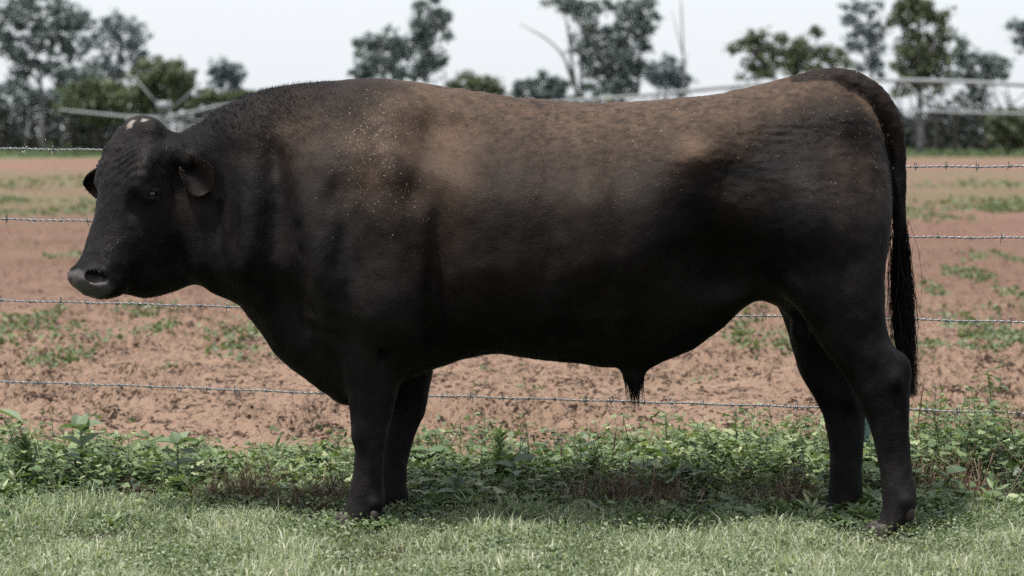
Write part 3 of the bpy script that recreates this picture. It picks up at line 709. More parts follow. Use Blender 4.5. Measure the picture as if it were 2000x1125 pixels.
# ---- head, in its own frame: t along the face, u out of the forehead, w across (positive = far side)
HP, HT = math.radians(65), math.radians(38)
cp, sp, ct, st = math.cos(HP), math.sin(HP), math.cos(HT), math.sin(HT)
hF = np.array([-ct * cp, -st * cp, -sp]); hU = np.array([-ct * sp, -st * sp, cp]); hW = np.array([-st, ct, 0.0])
hO = b3(278, 240, -0.10)
HR = np.stack([hF, hU, hW])
def H(t, u, w): return hO + t * hF + u * hU + w * hW
H_OUT = [(-.022,-.07),(-.012,-.03),(.012,.006),(.05,.026),(.10,.034),(.16,.036),(.22,.030),(.29,.016),(.36,.004),(.43,.000),(.49,-.002),(.53,.004),(.56,.012),(.574,.004),(.588,-.012),(.600,-.036),
 (.605,-.065),(.602,-.10),(.587,-.135),(.565,-.165),(.548,-.178),(.538,-.215),(.520,-.285),(.468,-.36),(.388,-.425),(.28,-.42),(.14,-.34),(.02,-.22)]
hp = crom(H_OUT, 5, True)
ts = np.arange(-0.12, 0.72, 0.006); us = np.arange(-0.56, 0.14, 0.006)
TT, UU = np.meshgrid(ts, us, indexing='ij')
HD = poly_dist(hp, TT, UU); Hb = gblur(HD, 3.0); kk = smooth01(0.01, 0.06, HD); HD = HD * (1 - kk) + Hb * kk
HWp = [(-.02,-.06,.105),(.02,-.02,.118),(.02,-.15,.115),(.10,-.02,.136),(.10,-.15,.125),(.18,-.03,.147),(.22,-.08,.140),(.24,-.20,.125),(.30,-.02,.112),(.30,-.10,.120),(.30,-.25,.115),(.36,-.35,.085),(.38,-.03,.091),
 (.40,-.12,.100),(.44,-.25,.098),(.46,-.02,.088),(.48,-.10,.100),(.50,-.22,.088),(.54,-.02,.080),(.56,-.07,.090),(.58,-.12,.080),(.60,0,.066),(.61,-.05,.070),(.53,-.28,.04)]
HWd = rbf(HWp, TT, UU, .040)
HRd = rbf([(0,-.1,.08),(.1,-.1,.085),(.2,-.1,.085),(.3,-.1,.08),(.4,-.1,.075),(.5,-.1,.07),(.58,-.05,.06),(.45,-.3,.06),(.3,-.35,.08)], TT, UU, .06)
for (a, b, sa, sb, am) in [(.255,-.19,.05,.06,.014),(.30,-.06,.035,.025,-.014),(.43,-.17,.05,.03,-.008),(.15,-.10,.04,.05,.004)]:
    HWd = HWd + am * np.exp(-0.5 * (((TT - a) / sa) ** 2 + ((UU - b) / sb) ** 2))
sl = box_slice((-1.60, -0.54, 0.60), (-0.85, 0.30, 1.42), 0.0)
x, y, z = grid(sl); q = (x - hO[0], y - hO[1], z - hO[2])
t_, u_, w_ = (HR[i][0] * q[0] + HR[i][1] * q[1] + HR[i][2] * q[2] for i in range(3))
def lut(tab):
    fi = np.clip((t_ - ts[0]) / 0.006, 0, len(ts) - 1.01); fj = np.clip((u_ - us[0]) / 0.006, 0, len(us) - 1.01)
    i, j = fi.astype(int), fj.astype(int); a, b = fi - i, fj - j; tab = tab.astype(np.float32)
    return tab[i, j] * (1 - a) * (1 - b) + tab[i + 1, j] * a * (1 - b) + tab[i, j + 1] * (1 - a) * b + tab[i + 1, j + 1] * a * b
blend(swell(lut(HD), lut(HWd), lut(HRd), np.abs(w_)), sl, 0.05)
EAR_AX = {-1: unit(np.array([0.74, -0.28, -0.60])), 1: unit(np.array([-.80, .30, -.50]))}
for s in (-1, 1):
    ellip(H(.170, -.018, s * .118), (.075, .036, .042), 0.025, HR)      # brow ridge
    ellip(H(.232, -.062, s * .126), (.034, .038, .028), 0.020, HR)
    ellip(H(.205, -.028, s * .128), (.036, .022, .018), 0.014, HR)      # eye bulge
    ellip(H(.292, -.040, s * .122), (.040, .030, .030), 0.022, HR, True)  # hollow before the eye
    ellip(H(.30, -.185, s * .085), (.11, .085, .050), 0.04, HR)         # cheek
    ellip(H(.552, -.040, s * .054), (.036, .046, .036), 0.018, HR)      # nostril wing
    ellip(H(.535, -.105, s * .054), (.045, .055, .038), 0.025, HR)      # upper lip
    chain([H(.045, -.105, s * .095), H(.055, -.11, s * .125), H(.055, -.11, s * .125) + EAR_AX[s] * .05], [.05, .042, .030], 0.03)   # ear root
ellip(H(.012, -.025, 0.0), (.045, .045, .105), 0.05, HR)                  # poll
ellip(H(.11, .022, 0.055), (.07, .02, .04), 0.03, HR)
for s in (-1, 1):
    n = H(.552, -.026, s * .076); ellip(n, (.021, .027, .046), 0.007, HR, True)   # nostril opening
    n = H(.546, -.050, s * .086); ellip(n, (.015, .019, .026), 0.007, HR, True)
    ellip(H(.226, -.080, s * .152), (.013, .022, .014), 0.008, HR, True)          # lid opening

# ---- surface nets
def surface_nets(F, xs, ys, zs):
    S = F < 0
    c = np.zeros(tuple(n - 1 for n in F.shape), np.uint8)
    for i in (0, 1):
        for j in (0, 1):
            for k in (0, 1):
                c += S[i:F.shape[0] - 1 + i, j:F.shape[1] - 1 + j, k:F.shape[2] - 1 + k]
    act = (c > 0) & (c < 8); ci = np.argwhere(act)
    idx = np.full(act.shape, -1, np.int32); idx[act] = np.arange(len(ci), dtype=np.int32)
    acc = np.zeros((len(ci), 3)); cnt = np.zeros(len(ci))
    corners = [(i, j, k) for i in (0, 1) for j in (0, 1) for k in (0, 1)]
    for a in corners:
        for ax in range(3):
            if a[ax]: continue
            b = list(a); b[ax] = 1
            va = F[ci[:, 0] + a[0], ci[:, 1] + a[1], ci[:, 2] + a[2]].astype(float); vb = F[ci[:, 0] + b[0], ci[:, 1] + b[1], ci[:, 2] + b[2]].astype(float)
            m = (va < 0) != (vb < 0); t = np.where(m, va / np.where(m, va - vb, 1), 0)
            p = np.tile(np.array(a, float), (len(ci), 1)); p[:, ax] += t
            acc[m] += p[m]; cnt[m] += 1
    V = ci + acc / cnt[:, None]
    quads = []
    for ax in range(3):
        o1, o2 = [(1, 2), (2, 0), (0, 1)][ax]
        n = list(F.shape); n[ax] -= 1
        a = [slice(0, s) for s in F.shape]; a[ax] = slice(0, F.shape[ax] - 1); b = list(a); b[ax] = slice(1, None)
        sa, sb = S[tuple(a)], S[tuple(b)]; e = np.argwhere(sa != sb)
        e = e[(e[:, o1] > 0) & (e[:, o2] > 0) & (e[:, o1] < F.shape[o1] - 1) & (e[:, o2] < F.shape[o2] - 1)]
        d1 = np.zeros(3, int); d1[o1] = 1; d2 = np.zeros(3, int); d2[o2] = 1
        g = lambda p: idx[p[:, 0], p[:, 1], p[:, 2]]
        qd = np.stack([g(e - d1 - d2), g(e - d2), g(e), g(e - d1)], 1)
        fl = ~sa[e[:, 0], e[:, 1], e[:, 2]]; qd[fl] = qd[fl][:, ::-1]
        quads.append(qd)
    return np.array([xs[0], ys[0], zs[0]]) + V * HG, np.concatenate(quads)

BV, BF = surface_nets(SD, gx, gy, gz)
BF = BF[(BF >= 0).all(1)]
del SD

def edges_of(F): return np.concatenate([F[:, [0, 1]], F[:, [1, 2]], F[:, [2, 3]], F[:, [3, 0]]])
def relax(V, F, it, lam=0.5):
    e = edges_of(F); n = len(V); cnt = np.bincount(e[:, 0], minlength=n) + np.bincount(e[:, 1], minlength=n)
    for _ in range(it):
        s = np.stack([np.bincount(e[:, 0], V[e[:, 1], i], n) + np.bincount(e[:, 1], V[e[:, 0], i], n) for i in range(3)], 1)
        V = V + lam * (s / np.maximum(cnt, 1)[:, None] - V)
    return V
def normals(V, F):
    fn = np.cross(V[F[:, 2]] - V[F[:, 0]], V[F[:, 3]] - V[F[:, 1]])
    n = np.stack([sum(np.bincount(F[:, k], fn[:, i], len(V)) for k in range(4)) for i in range(3)], 1)
    return n / (np.linalg.norm(n, axis=1)[:, None] + 1e-12)
BV = relax(BV, BF, 3); 
BN = normals(BV, BF)

# ---- skin relief: coarse hide, neck folds, brow wrinkles
def bpx(V): return V[:, 0] * FPX / 8.65 + CX, HY + (CAMZ - V[:, 2]) * FPX / 8.65
def relief(V, N):
    px, py = bpx(V); d = np.zeros(len(V))
    d += 0.0026 * fbm(V * 24, 3, 11) + .0022 * fbm(V * 9, 2, 12)
    crest = smooth01(700, 520, px) * smooth01(340, 200, py) * smooth01(350, 400, px)
    d += crest * 0.0035 * fbm(V * 62, 2, 21)
    back = smooth01(860, 1000, px) * smooth01(430, 200, py)
    d += back * 0.0038 * fbm(V * np.array([45, 45, 80]), 2, 31)
    # hanging folds of the lower neck and brisket
    nk = np.exp(-0.5 * (((px - 500) / 75) ** 2 + ((py - 600) / 65) ** 2)) + 0.6 * np.exp(-0.5 * (((px - 420) / 40) ** 2 + ((py - 510) / 50) ** 2))
    ph = (px - 0.55 * (py - 500)) / 17.0 + 2.2 * fbm(V * 7, 2, 41)
    d += nk * 0.0075 * np.sin(ph) * (.6 + .8 * fbm(V * 11, 2, 43))
    sidef = np.exp(-0.5 * (((px - 440) / 50) ** 2 + ((py - 450) / 90) ** 2)) + .7 * np.exp(-0.5 * (((px - 560) / 60) ** 2 + ((py - 560) / 90) ** 2)); d += sidef * 0.0055 * fbm(V * np.array([34, 34, 9]), 2, 45)
    rump = np.exp(-0.5 * (((px - 1480) / 130) ** 2 + ((py - 290) / 80) ** 2)); d += rump * 0.0045 * fbm((V + .02 * V[:, ::-1]) * np.array([22, 22, 85]), 2, 47)
    arm = np.exp(-0.5 * (((px - 655) / 30) ** 2 + ((py - 628) / 24) ** 2)); d += arm * .006 * np.sin((py - .35 * (px - 655)) / 6.5)
    shf = np.exp(-0.5 * (((px - 620) / 60) ** 2 + ((py - 430) / 90) ** 2)); d += shf * .0035 * np.sin((px + .55 * py) / 13 + 5 * fbm(V * 6, 2, 46))
    rib = np.exp(-0.5 * (((px - 1080) / 150) ** 2 + ((py - 470) / 110) ** 2)); d += rib * .0030 * fbm(V * np.array([26, 26, 5]), 2, 48)
    leg = smooth01(690, 760, py); d += leg * .0035 * fbm(V * np.array([20, 20, 14]), 2, 49)
    # face: wrinkles over the eye and down the forehead
    q = V - hO; t, u, w = q @ hF, q @ hU, q @ hW
    hd = smooth01(0.0, 0.05, t) * smooth01(-0.26, -0.16, u) * smooth01(370, 330, px)
    brow = hd * np.exp(-0.5 * (((t - .155) / .05) ** 2 + ((np.abs(w) - .10) / .05) ** 2))
    d += brow * 0.0065 * np.sin((t * 0.8 + 0.75 * np.abs(w) + .4 * u) * 260 + 7 * fbm(V * 14, 2, 51)) * (0.5 + 0.9 * fbm(V * 20, 2, 52))
    fore = hd * np.exp(-0.5 * (((t - .12) / .09) ** 2 + (w / .07) ** 2)); d += fore * 0.0075 * fbm(V * 38, 2, 61)
    d += hd * 0.0018 * fbm(V * 75, 2, 71)
    return V + N * d[:, None]
BV = relief(BV, BN); BN = normals(BV, BF)

# ---- ears: leaf-shaped cups joined to the body mesh
def ear(root, axis, out, length, width, fold):
    axis = axis / np.linalg.norm(axis); out = out - axis * (out @ axis); out /= np.linalg.norm(out); side = np.cross(axis, out)
    n, m = 22, 15; V = []
    for layer, off in ((0, 0.0), (1, -0.007)):
        for i in range(n):
            s = i / (n - 1); wd = width * (0.50 + 0.95 * s) * math.sqrt(max(1 - max((s - .45) / .55, 0) ** 2.2, 0.0)) * (0.62 + 0.38 * smooth01(0, .4, s)) + 0.003
            for j in range(m):
                a = (j / (m - 1) * 2 - 1); ang = a * fold * (1.25 - 0.60 * s)
                rr = wd / max(fold * (1.25 - 0.60 * s), .2)
                x = rr * math.sin(ang); h = rr * (1 - math.cos(ang)) 
                V.append(root + axis * (length * s) + side * x + out * (h + off * (1 if s < .97 else .3)) - np.array([0, 0, 0.02 * s * s]))
    V = np.array(V); F = []
    for L in (0, 1):
        for i in range(n - 1):
            for j in range(m - 1):
                q = [L * n * m + i * m + j, L * n * m + i * m + j + 1, L * n * m + (i + 1) * m + j + 1, L * n * m + (i + 1) * m + j]
                F.append(q if L else q[::-1])
    for i in range(n - 1):
        for j in (0, m - 1):
            a, b = i * m + j, (i + 1) * m + j; F.append([a, b, b + n * m, a + n * m] if j == 0 else [b, a, a + n * m, b + n * m])
    for j in range(m - 1):
        a = (n - 1) * m + j; F.append([a, a + 1, a + 1 + n * m, a + n * m])
    return V, np.array(F)
ears = []
for s in (-1, 1):
    root = H(.055, -.11, s * .125) + EAR_AX[s] * .022
    out = np.array([-0.22, -0.95, -0.05]) if s < 0 else np.array([-.25, -.6, -.5])
    ears.append(ear(root, EAR_AX[s], out, (.150 if s < 0 else .215), .066 if s < 0 else .06, 1.35))
nb = len(BV); V_all, F_all, ear_mask = [BV], [BF], [np.zeros(nb)]
off = nb
for V, F in ears:
    V_all.append(V); F_all.append(F + off); off += len(V); ear_mask.append(np.concatenate([np.ones(len(V) // 2), np.full(len(V) // 2, .4)]))
BV = np.concatenate(V_all); BF = np.concatenate(F_all); ear_mask = np.concatenate(ear_mask)
BN = normals(BV, BF)

# ---- dust on the coat, and worn grey with painted-in sheen, per vertex (also handed on to the hair)
def coat(V, N):
    px, py = bpx(V)
    topline = np.interp(px, [350, 480, 600, 740, 860, 1000, 1130, 1270, 1400, 1500, 1560, 1650, 1740], [260, 190, 162, 153, 168, 188, 200, 197, 184, 162, 154, 170, 300])
    dep = py - topline
    n1 = fbm(V * 5.5, 3, 101); n2 = fbm(V * 22, 3, 111); n3 = fbm(V * np.array([60, 60, 90]), 2, 121)
    reach = np.interp(px, [600, 700, 760, 850, 1000, 1150, 1300, 1400, 1500, 1600, 1700, 1740], [0, 26, 90, 185, 225, 250, 195, 150, 115, 70, 25, 10])
    d = smooth01(1.15, 0.0, dep / np.maximum(reach, 1) + 0.30 * n1 + .10 * n2) * smooth01(660, 860, px + 40 * n1)
    d = d ** 1.35 * (0.74 + 0.28 * n2 + 0.50 * n3)
    patch = np.exp(-0.5 * (((px - 765) / 58) ** 2 + ((py - 285) / 78) ** 2)) * (0.52 + 0.45 * n2)
    patch += 0.55 * np.exp(-0.5 * (((px - 885) / 40) ** 2 + ((py - 330) / 60) ** 2)) + 0.75 * np.exp(-0.5 * (((px - 1338) / 26) ** 2 + ((py - 292) / 20) ** 2))
    patch +=  0.30 * np.exp(-0.5 * (((px - 600) / 55) ** 2 + ((py - 245) / 50) ** 2)) * (1 + n2)
    patch += 0.14 * np.exp(-0.5 * (((px - 1000) / 160) ** 2 + ((py - 470) / 70) ** 2)) * (1 + n1) + 0.18 * np.exp(-0.5 * (((px - 1640) / 60) ** 2 + ((py - 330) / 60) ** 2)) * (1 + n2)
    grey = 0.5 * smooth01(950, 1030, py) * smooth01(-.2, .5, n2) + 0.40 * smooth01(740, 900, py) * (1 + n2) + .55 * np.exp(-0.5 * (((px - 1590) / 70) ** 2 + ((py - 400) / 50) ** 2)) * (1 + n2) + .50 * np.exp(-0.5 * (((px - 690) / 45) ** 2 + ((py - 640) / 90) ** 2)) * (1 + n2)  # grey: worn coat, plus sheen and lit planes put into the colour
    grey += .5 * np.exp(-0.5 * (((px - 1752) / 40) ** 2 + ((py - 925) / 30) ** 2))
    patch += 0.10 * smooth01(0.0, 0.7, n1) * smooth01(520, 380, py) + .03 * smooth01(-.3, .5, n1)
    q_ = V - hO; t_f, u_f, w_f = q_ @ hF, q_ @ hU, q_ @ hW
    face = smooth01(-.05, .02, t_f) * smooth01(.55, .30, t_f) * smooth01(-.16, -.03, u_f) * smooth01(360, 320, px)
    grey += .55 * face * (1 + n2) + .35 * smooth01(.30, .45, t_f) * smooth01(-.08, .0, u_f) * smooth01(360, 320, px) * (1 + n2)  # lit forehead and nose ridge painted in as paler coat
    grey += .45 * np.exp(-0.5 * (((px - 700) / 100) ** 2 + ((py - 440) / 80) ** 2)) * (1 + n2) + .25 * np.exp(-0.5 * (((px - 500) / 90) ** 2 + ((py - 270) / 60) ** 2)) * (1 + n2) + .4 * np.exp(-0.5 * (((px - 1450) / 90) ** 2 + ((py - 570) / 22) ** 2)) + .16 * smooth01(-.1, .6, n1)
    out = np.clip(d + patch, 0, 1)
    td = np.min([np.hypot(V[:, 0] - q[0], V[:, 2] - q[2]) for q in tail[4:]], axis=0); out *= np.where(np.abs(V[:, 1]) < .075, .18 + .82 * smooth01(.045, .075, td), 1)
    return out, np.clip(grey, 0, 1)
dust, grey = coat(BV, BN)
q = BV - hO; tt, uu, wwd = q @ hF, q @ hU, q @ hW
nose = smooth01(.535, .560, tt + 0.012 * fbm(BV * 40, 2, 7)) * smooth01(-.115, -.075, uu) * smooth01(.11, .09, np.abs(wwd)) * (1 - ear_mask)
px_, py_ = bpx(BV)
scab = np.zeros(len(BV))
for (t0, w0, a, b) in [(.016, -.010, .014, .018), (-.004, -.055, .008, .011), (.030, .085, .012, .016)]:
    scab = np.maximum(scab, smooth01(1.15, .75, np.sqrt(((tt - t0) / a) ** 2 + ((wwd - w0) / b) ** 2) + 0.95 * fbm(BV * 130, 2, 5)) * (uu > -.10))
EV0 = ears[0][0]; EAR_RIGHT = EV0[12 * 15 + 14, 0] > EV0[12 * 15, 0]
inner = np.zeros(len(BV)); inner[nb:] = np.where(ear_mask[nb:] > .8, np.tile((np.linspace(0, 1, 22)[:, None] ** 1.2 * smooth01(.35, 1.0, (np.linspace(0, 1, 15) if EAR_RIGHT else np.linspace(1, 0, 15)))[None]).ravel(), 4)[:len(ear_mask) - nb], 0)  # brown fades at root and left: shade of the ear hollow painted in

def to_world_local(V):
    """sheared body frame -> local frame of the bull's empty at (0, YB, 0)"""
    W = V.copy(); W[:, 1] = V[:, 1] + plane_y(V[:, 0]) - YB; return W

bull = empty('bull', (0, YB, 0))
tag(bull, 'large black bull with dusty brown back standing side on before the wire fence', 'bull')
km = NM('bull_coat')
dn = km.attr('dust')
base = km.mix(km.ramp(km.noise(7, 6, .66), [(.40, (0, 0, 0)), (.66, (1, 1, 1))]), (0.0014, 0.0013, 0.0014), (0.0085, 0.0074, 0.0076))
base = km.mix(km.attr('grey'), base, km.mix(km.noise(60, 4), (0.0065, 0.0060, 0.0063), (0.020, 0.0184, 0.0190)))  # paler worn coat, with sheen and lit planes painted in
grain = km.noise(210, 3, 0.65)
dfac = km.math('MULTIPLY', dn, km.math('ADD', 0.45, km.math('MULTIPLY', grain, 1.05)))
c = km.mix(dfac, base, km.mix(km.noise(30, 4), (0.048, 0.0315, 0.0225), (0.094, 0.063, 0.045)))
c = km.mix(km.attr('inner'), c, (0.045, 0.027, 0.021))
c = km.mix(km.attr('nose'), c, km.mix(km.noise(90, 3), (0.030, 0.028, 0.031), (0.105, 0.094, 0.092)))
c = km.mix(km.attr('scab'), c, km.mix(km.noise(160, 3), (0.05, 0.034, 0.028), (0.30, 0.275, 0.25)))
km.col(c).set(0.52, 0.085)
rr_ = km.math('SUBTRACT', 0.66, km.math('MULTIPLY', km.attr('nose'), 0.30)); km.link(rr_, km.b.inputs['Roughness'])
wv = km.node('ShaderNodeMapping'); km.link(km.tc.outputs['Object'], wv.inputs['Vector']); wv.inputs['Scale'].default_value = (90, 200, 260)
ns = km.node('ShaderNodeTexNoise'); ns.inputs['Scale'].default_value = 1.0; ns.inputs['Detail'].default_value = 3; km.link(wv.outputs[0], ns.inputs['Vector'])
km.bump(km.math('ADD', ns.outputs['Fac'], km.math('MULTIPLY', km.noise(70, 3), 0.8)), 0.55, 0.004)
COAT = km.m
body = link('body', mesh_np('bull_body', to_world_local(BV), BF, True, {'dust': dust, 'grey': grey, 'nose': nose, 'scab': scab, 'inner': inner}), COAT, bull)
# ---- eyes with lids
EYE = NM('eye'); EYE.col((0.006, 0.005, 0.005)).set(0.06, 0.5)
th = np.linspace(0, np.pi, 13); ph = np.linspace(0, 2 * np.pi, 20, endpoint=False)
SV = np.array([[math.sin(a) * math.cos(b), math.sin(a) * math.sin(b), math.cos(a)] for a in th for b in ph])
SF = np.array([[i * 20 + j, i * 20 + (j + 1) % 20, (i + 1) * 20 + (j + 1) % 20, (i + 1) * 20 + j] for i in range(12) for j in range(20)])
for s in (-1, 1):
    ec = H(.226, -.080, s * .1235)
    link('eye', mesh_np('eye', to_world_local(ec + SV * .0255), SF, True), EYE.m, bull)
    lids = Bag()
    for up_, bulge in ((1, 1.0), (-1, .75)):
        a = np.linspace(-1, 1, 15)
        # lid edge: an almond on the ball; along the eye = mostly u, up = -t
        pu = a * .0270; pt = -up_ * (.0135 if up_ > 0 else .0105) * (1 - a * a)
        pw = np.sqrt(np.maximum(0.0290 ** 2 - pu ** 2 - pt ** 2, 0.00008))
        line = ec[None] + pu[:, None] * (hU * .92 + hF * .25) + pt[:, None] * (hF) + (s * pw)[:, None] * hW
        for k, (rad, sh) in enumerate(((.0038, 0), (.0050, .0055))):
            ln = line - up_ * sh * hF - s * sh * .35 * hW
            V, F = tube(ln, rad * np.sqrt(np.clip(1.05 - a * a, .12, 1)) * bulge, 7); lids.add(to_world_local(V), F, .5)
    lm = lids.mesh('eyelids', True); lm.attributes.new('dust', 'FLOAT', 'POINT').data.foreach_set('value', np.full(len(lm.vertices), .08, np.float32))
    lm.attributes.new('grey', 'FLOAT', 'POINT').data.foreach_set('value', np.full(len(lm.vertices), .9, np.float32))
    link('eyelids', lm, COAT, bull)

# ---- hooves and dewclaws
HOOF = NM('hoof_horn'); HOOF.col(HOOF.mix(HOOF.noise(40, 4), (0.010, 0.008, 0.0075), (0.034, 0.026, 0.022))).set(0.6, 0.25); HOOF.bump(HOOF.noise(90, 3), .4, .003)
def hoof(px, d, yo, yaw=0.0, size=1.0):
    cx = (px - CX) / FPX * d
    for s in (-1, 1):
        n = 14; V = []
        for z, sc, fwd in ((-.01, 1.0, .010), (.010, .98, .006), (.032, .86, -.004), (.048, .66, -.012)):
            for k in range(n):
                a = 2 * np.pi * k / n; x = math.cos(a); y = math.sin(a)
                ex = (-.058 if x < 0 else -.048) * sc * size * abs(x) * (1 if x < 0 else -1)
                V.append((cx + ex - fwd * .5 - .012, yo + s * .030 * size + y * .027 * sc * size - s * .004 * (x < 0) * abs(x), z))
        V.append((cx, yo + s * .030, .05)); F = []
        for i in range(3):
            for k in range(n): F.append([i * n + k, i * n + (k + 1) % n, (i + 1) * n + (k + 1) % n, (i + 1) * n + k])
        T = np.concatenate([np.array([q[:3] for q in F]), np.array([[q[0], q[2], q[3]] for q in F]), np.array([[3 * n + k, 3 * n + (k + 1) % n, 4 * n] for k in range(n)])])
        link('hoof', mesh_np('hoof', to_world_local(np.array(V)), T, True), HOOF.m, bull)
hoof(688, 8.545, -.17); hoof(745, 8.87, .15); hoof(1728, 8.33, -.22); hoof(1642, 8.79, .24)
def claw(px, py, d, yo, r=.015):
    c = near(px, py, d, yo); V = c + SV * np.array([r * 1.05, r, r * 1.35]) - np.array([0, 0, .006]) * (SV[:, 2:3] < 0)
    link('dewclaw', mesh_np('dewclaw', to_world_local(V), SF, True), HOOF.m, bull)
claw(733, 1000, 8.545, -.220, .015); claw(742, 1003, 8.545, -.125); claw(770, 990, 8.87, .10); claw(797, 984, 8.87, .19)
claw(1770, 998, 8.33, -.258, .016); claw(1774, 1000, 8.33, -.185, .016); claw(1665, 994, 8.79, .19); claw(1670, 994, 8.79, .28)

# ---- hair
HAIR = NM('bull_hair')
hb = HAIR.mix(HAIR.attr('var'), (0.0018, 0.0016, 0.0018), (0.0080, 0.0069, 0.0069))
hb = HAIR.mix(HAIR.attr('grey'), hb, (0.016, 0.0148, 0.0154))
HAIR.col(HAIR.mix(HAIR.attr('dust'), hb, (0.080, 0.053, 0.038))).set(0.42, 0.10)
def strands(P0, T, N, L, W, var, dustv, segs=1, curl=0.0, r=rng):
    """thin tapering hairs from P0 along T (unit), flattened on N"""
    n = len(P0); side = unit(np.cross(N, T)) * W[:, None]
    if segs == 1:
        V = np.stack([P0 - side, P0 + side, P0 + T * L[:, None]], 1).reshape(-1, 3); F = np.arange(n * 3).reshape(-1, 3); k = 3
    else:
        mid = P0 + T * (L * .5)[:, None] + N * (L * curl)[:, None]; tip = P0 + T * (L * (1 - .3 * abs(curl)))[:, None] - N * (L * curl * .8)[:, None] + unit(side) * (L * curl * r.normal(0, .6, n))[:, None]
        V = np.stack([P0 - side, P0 + side, mid - side * .8, mid + side * .8, tip], 1).reshape(-1, 3); k = 5
        F = (np.array([[0, 1, 3], [0, 3, 2], [2, 3, 4]])[None] + (np.arange(n) * 5)[:, None, None]).reshape(-1, 3)
    return V, F, np.repeat(var, k), np.repeat(dustv, k)

hr = np.random.default_rng(404)
tri_a = np.linalg.norm(np.cross(BV[BF[:, 2]] - BV[BF[:, 0]], BV[BF[:, 3]] - BV[BF[:, 1]]), axis=1) / 2
cen = BV[BF].mean(1); fN = BN[BF].mean(1); visible = (fN[:, 1] < .45)                      # the far flank is never seen from this side of the fence
wgt = tri_a * visible; wgt[(nose[BF].mean(1) > .03) | (scab[BF].mean(1) > .3)] = 0; wgt[inner[BF].max(1) > 0.3] *= .3
NH = 180000
fi = hr.choice(len(BF), NH, p=wgt / wgt.sum()); uv = hr.uniform(0, 1, (NH, 2)); q4 = BV[BF[fi]]
P0 = (q4[:, 0] * (1 - uv[:, :1]) + q4[:, 1] * uv[:, :1]) * (1 - uv[:, 1:]) + (q4[:, 3] * (1 - uv[:, :1]) + q4[:, 2] * uv[:, :1]) * uv[:, 1:]
N0 = unit(BN[BF[fi]].mean(1)); d0 = dust[BF[fi]].mean(1); hpx_, hpy_ = bpx(P0)
flow = np.tile([.85, 0., -.55], (NH, 1))
flow[(hpy_ > 640)] = [.1, 0, -1.]; isface = ((P0 - hO) @ hF > -.02) & (hpx_ < 350); flow[isface] = hF * .7 + np.array([.3, 0, -.1])
flow += 0.45 * np.stack([fbm(P0 * 9, 2, 500 + k) for k in range(3)], 1) + .18 * hr.normal(0, 1, (NH, 3))
T0 = unit(flow - N0 * (flow * N0).sum(1)[:, None])
crest = smooth01(720, 560, hpx_) * smooth01(330, 210, hpy_) * smooth01(340, 400, hpx_)
L0 = (.0085 + .006 * crest + .004 * isface) * hr.uniform(.6, 1.35, NH); lift = .28 + .75 * crest + .1 * hr.normal(0, 1, NH)
T0 = unit(T0 + N0 * lift[:, None] + .5 * crest[:, None] * hr.normal(0, 1, (NH, 3)))
V, F, A, D = strands(P0 - N0 * .001, T0, N0, L0, hr.uniform(.0005, .0011, NH), hr.uniform(0, 1, NH) ** 1.5, np.clip(d0 * hr.uniform(.5, 1.25, NH), 0, 1))
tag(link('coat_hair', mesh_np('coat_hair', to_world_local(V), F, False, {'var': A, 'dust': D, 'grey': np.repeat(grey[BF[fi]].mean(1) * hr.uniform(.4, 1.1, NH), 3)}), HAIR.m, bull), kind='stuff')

def tuft(name, P0, tipf, W, var, segs_curl=(0.06,), dustv=None):
    T = tipf - P0; L = np.linalg.norm(T, axis=1); T = unit(T); n = len(P0)
    side = unit(np.cross(T, hr.normal(0, 1, (n, 3)))); pts = []
    b1, b2 = hr.normal(0, .035, (n, 3)), hr.normal(0, .05, (n, 3))
    for k, s in enumerate((0, .25, .5, .75, 1.0)):
        c = P0 + T * (L * s)[:, None] + (b1 * (4 * s * (1 - s)) + b2 * s * s * s)[:, :] * L[:, None] * np.array([1, 1, .3])
        wk = W * (1 - s ** 2 * .92)
        pts += [c - side * wk[:, None], c + side * wk[:, None]]
    V = np.stack(pts, 1).reshape(-1, 3)
    f = np.array([[2 * k, 2 * k + 1, 2 * k + 3] for k in range(4)] + [[2 * k, 2 * k + 3, 2 * k + 2] for k in range(4)])
    F = (f[None] + (np.arange(n) * 10)[:, None, None]).reshape(-1, 3)
    dv = np.zeros(n) if dustv is None else dustv
    # tips bleached brown
    D = np.clip(np.repeat(dv, 10) + np.tile(np.repeat([0, 0, .02, .10, .22], 2), n) * np.repeat(hr.uniform(0, 1.4, n), 10), 0, 1)
    tag(link(name, mesh_np(name, to_world_local(V), F, False, {'var': np.repeat(var, 10), 'dust': D}), HAIR.m, bull), kind='stuff')
# tail switch
n = 3800; s = hr.uniform(0, 1, n) ** .8; sx = np.interp(s, [0, .2, .6, 1], [1757, 1758, 1761, 1764]); sy = np.interp(s, [0, 1], [415, 640])
P0 = np.array([b3(a, b) for a, b in zip(sx, sy)]) + hr.normal(0, .012, (n, 3)) * [1, 1, .5]
end = np.clip(sy + hr.uniform(110, 250, n), 0, 772); side_ = hr.normal(0, 1, n)
ex = np.interp(end, [450, 520, 600, 660, 720, 775], [1757, 1758, 1760, 1764, 1771, 1777]) + side_ * np.interp(end, [450, 540, 640, 700, 740, 775], [5, 11, 14, 10, 6, 3.5])
tip = np.array([b3(a, b) for a, b in zip(ex, end)]); tip[:, 1] += hr.normal(0, .022, n) * np.interp(end, [450, 600, 775], [.7, 1, .4])
tuft('tail_hair', P0, tip, hr.uniform(.0006, .0013, n), hr.uniform(0, 1, n) ** 2)
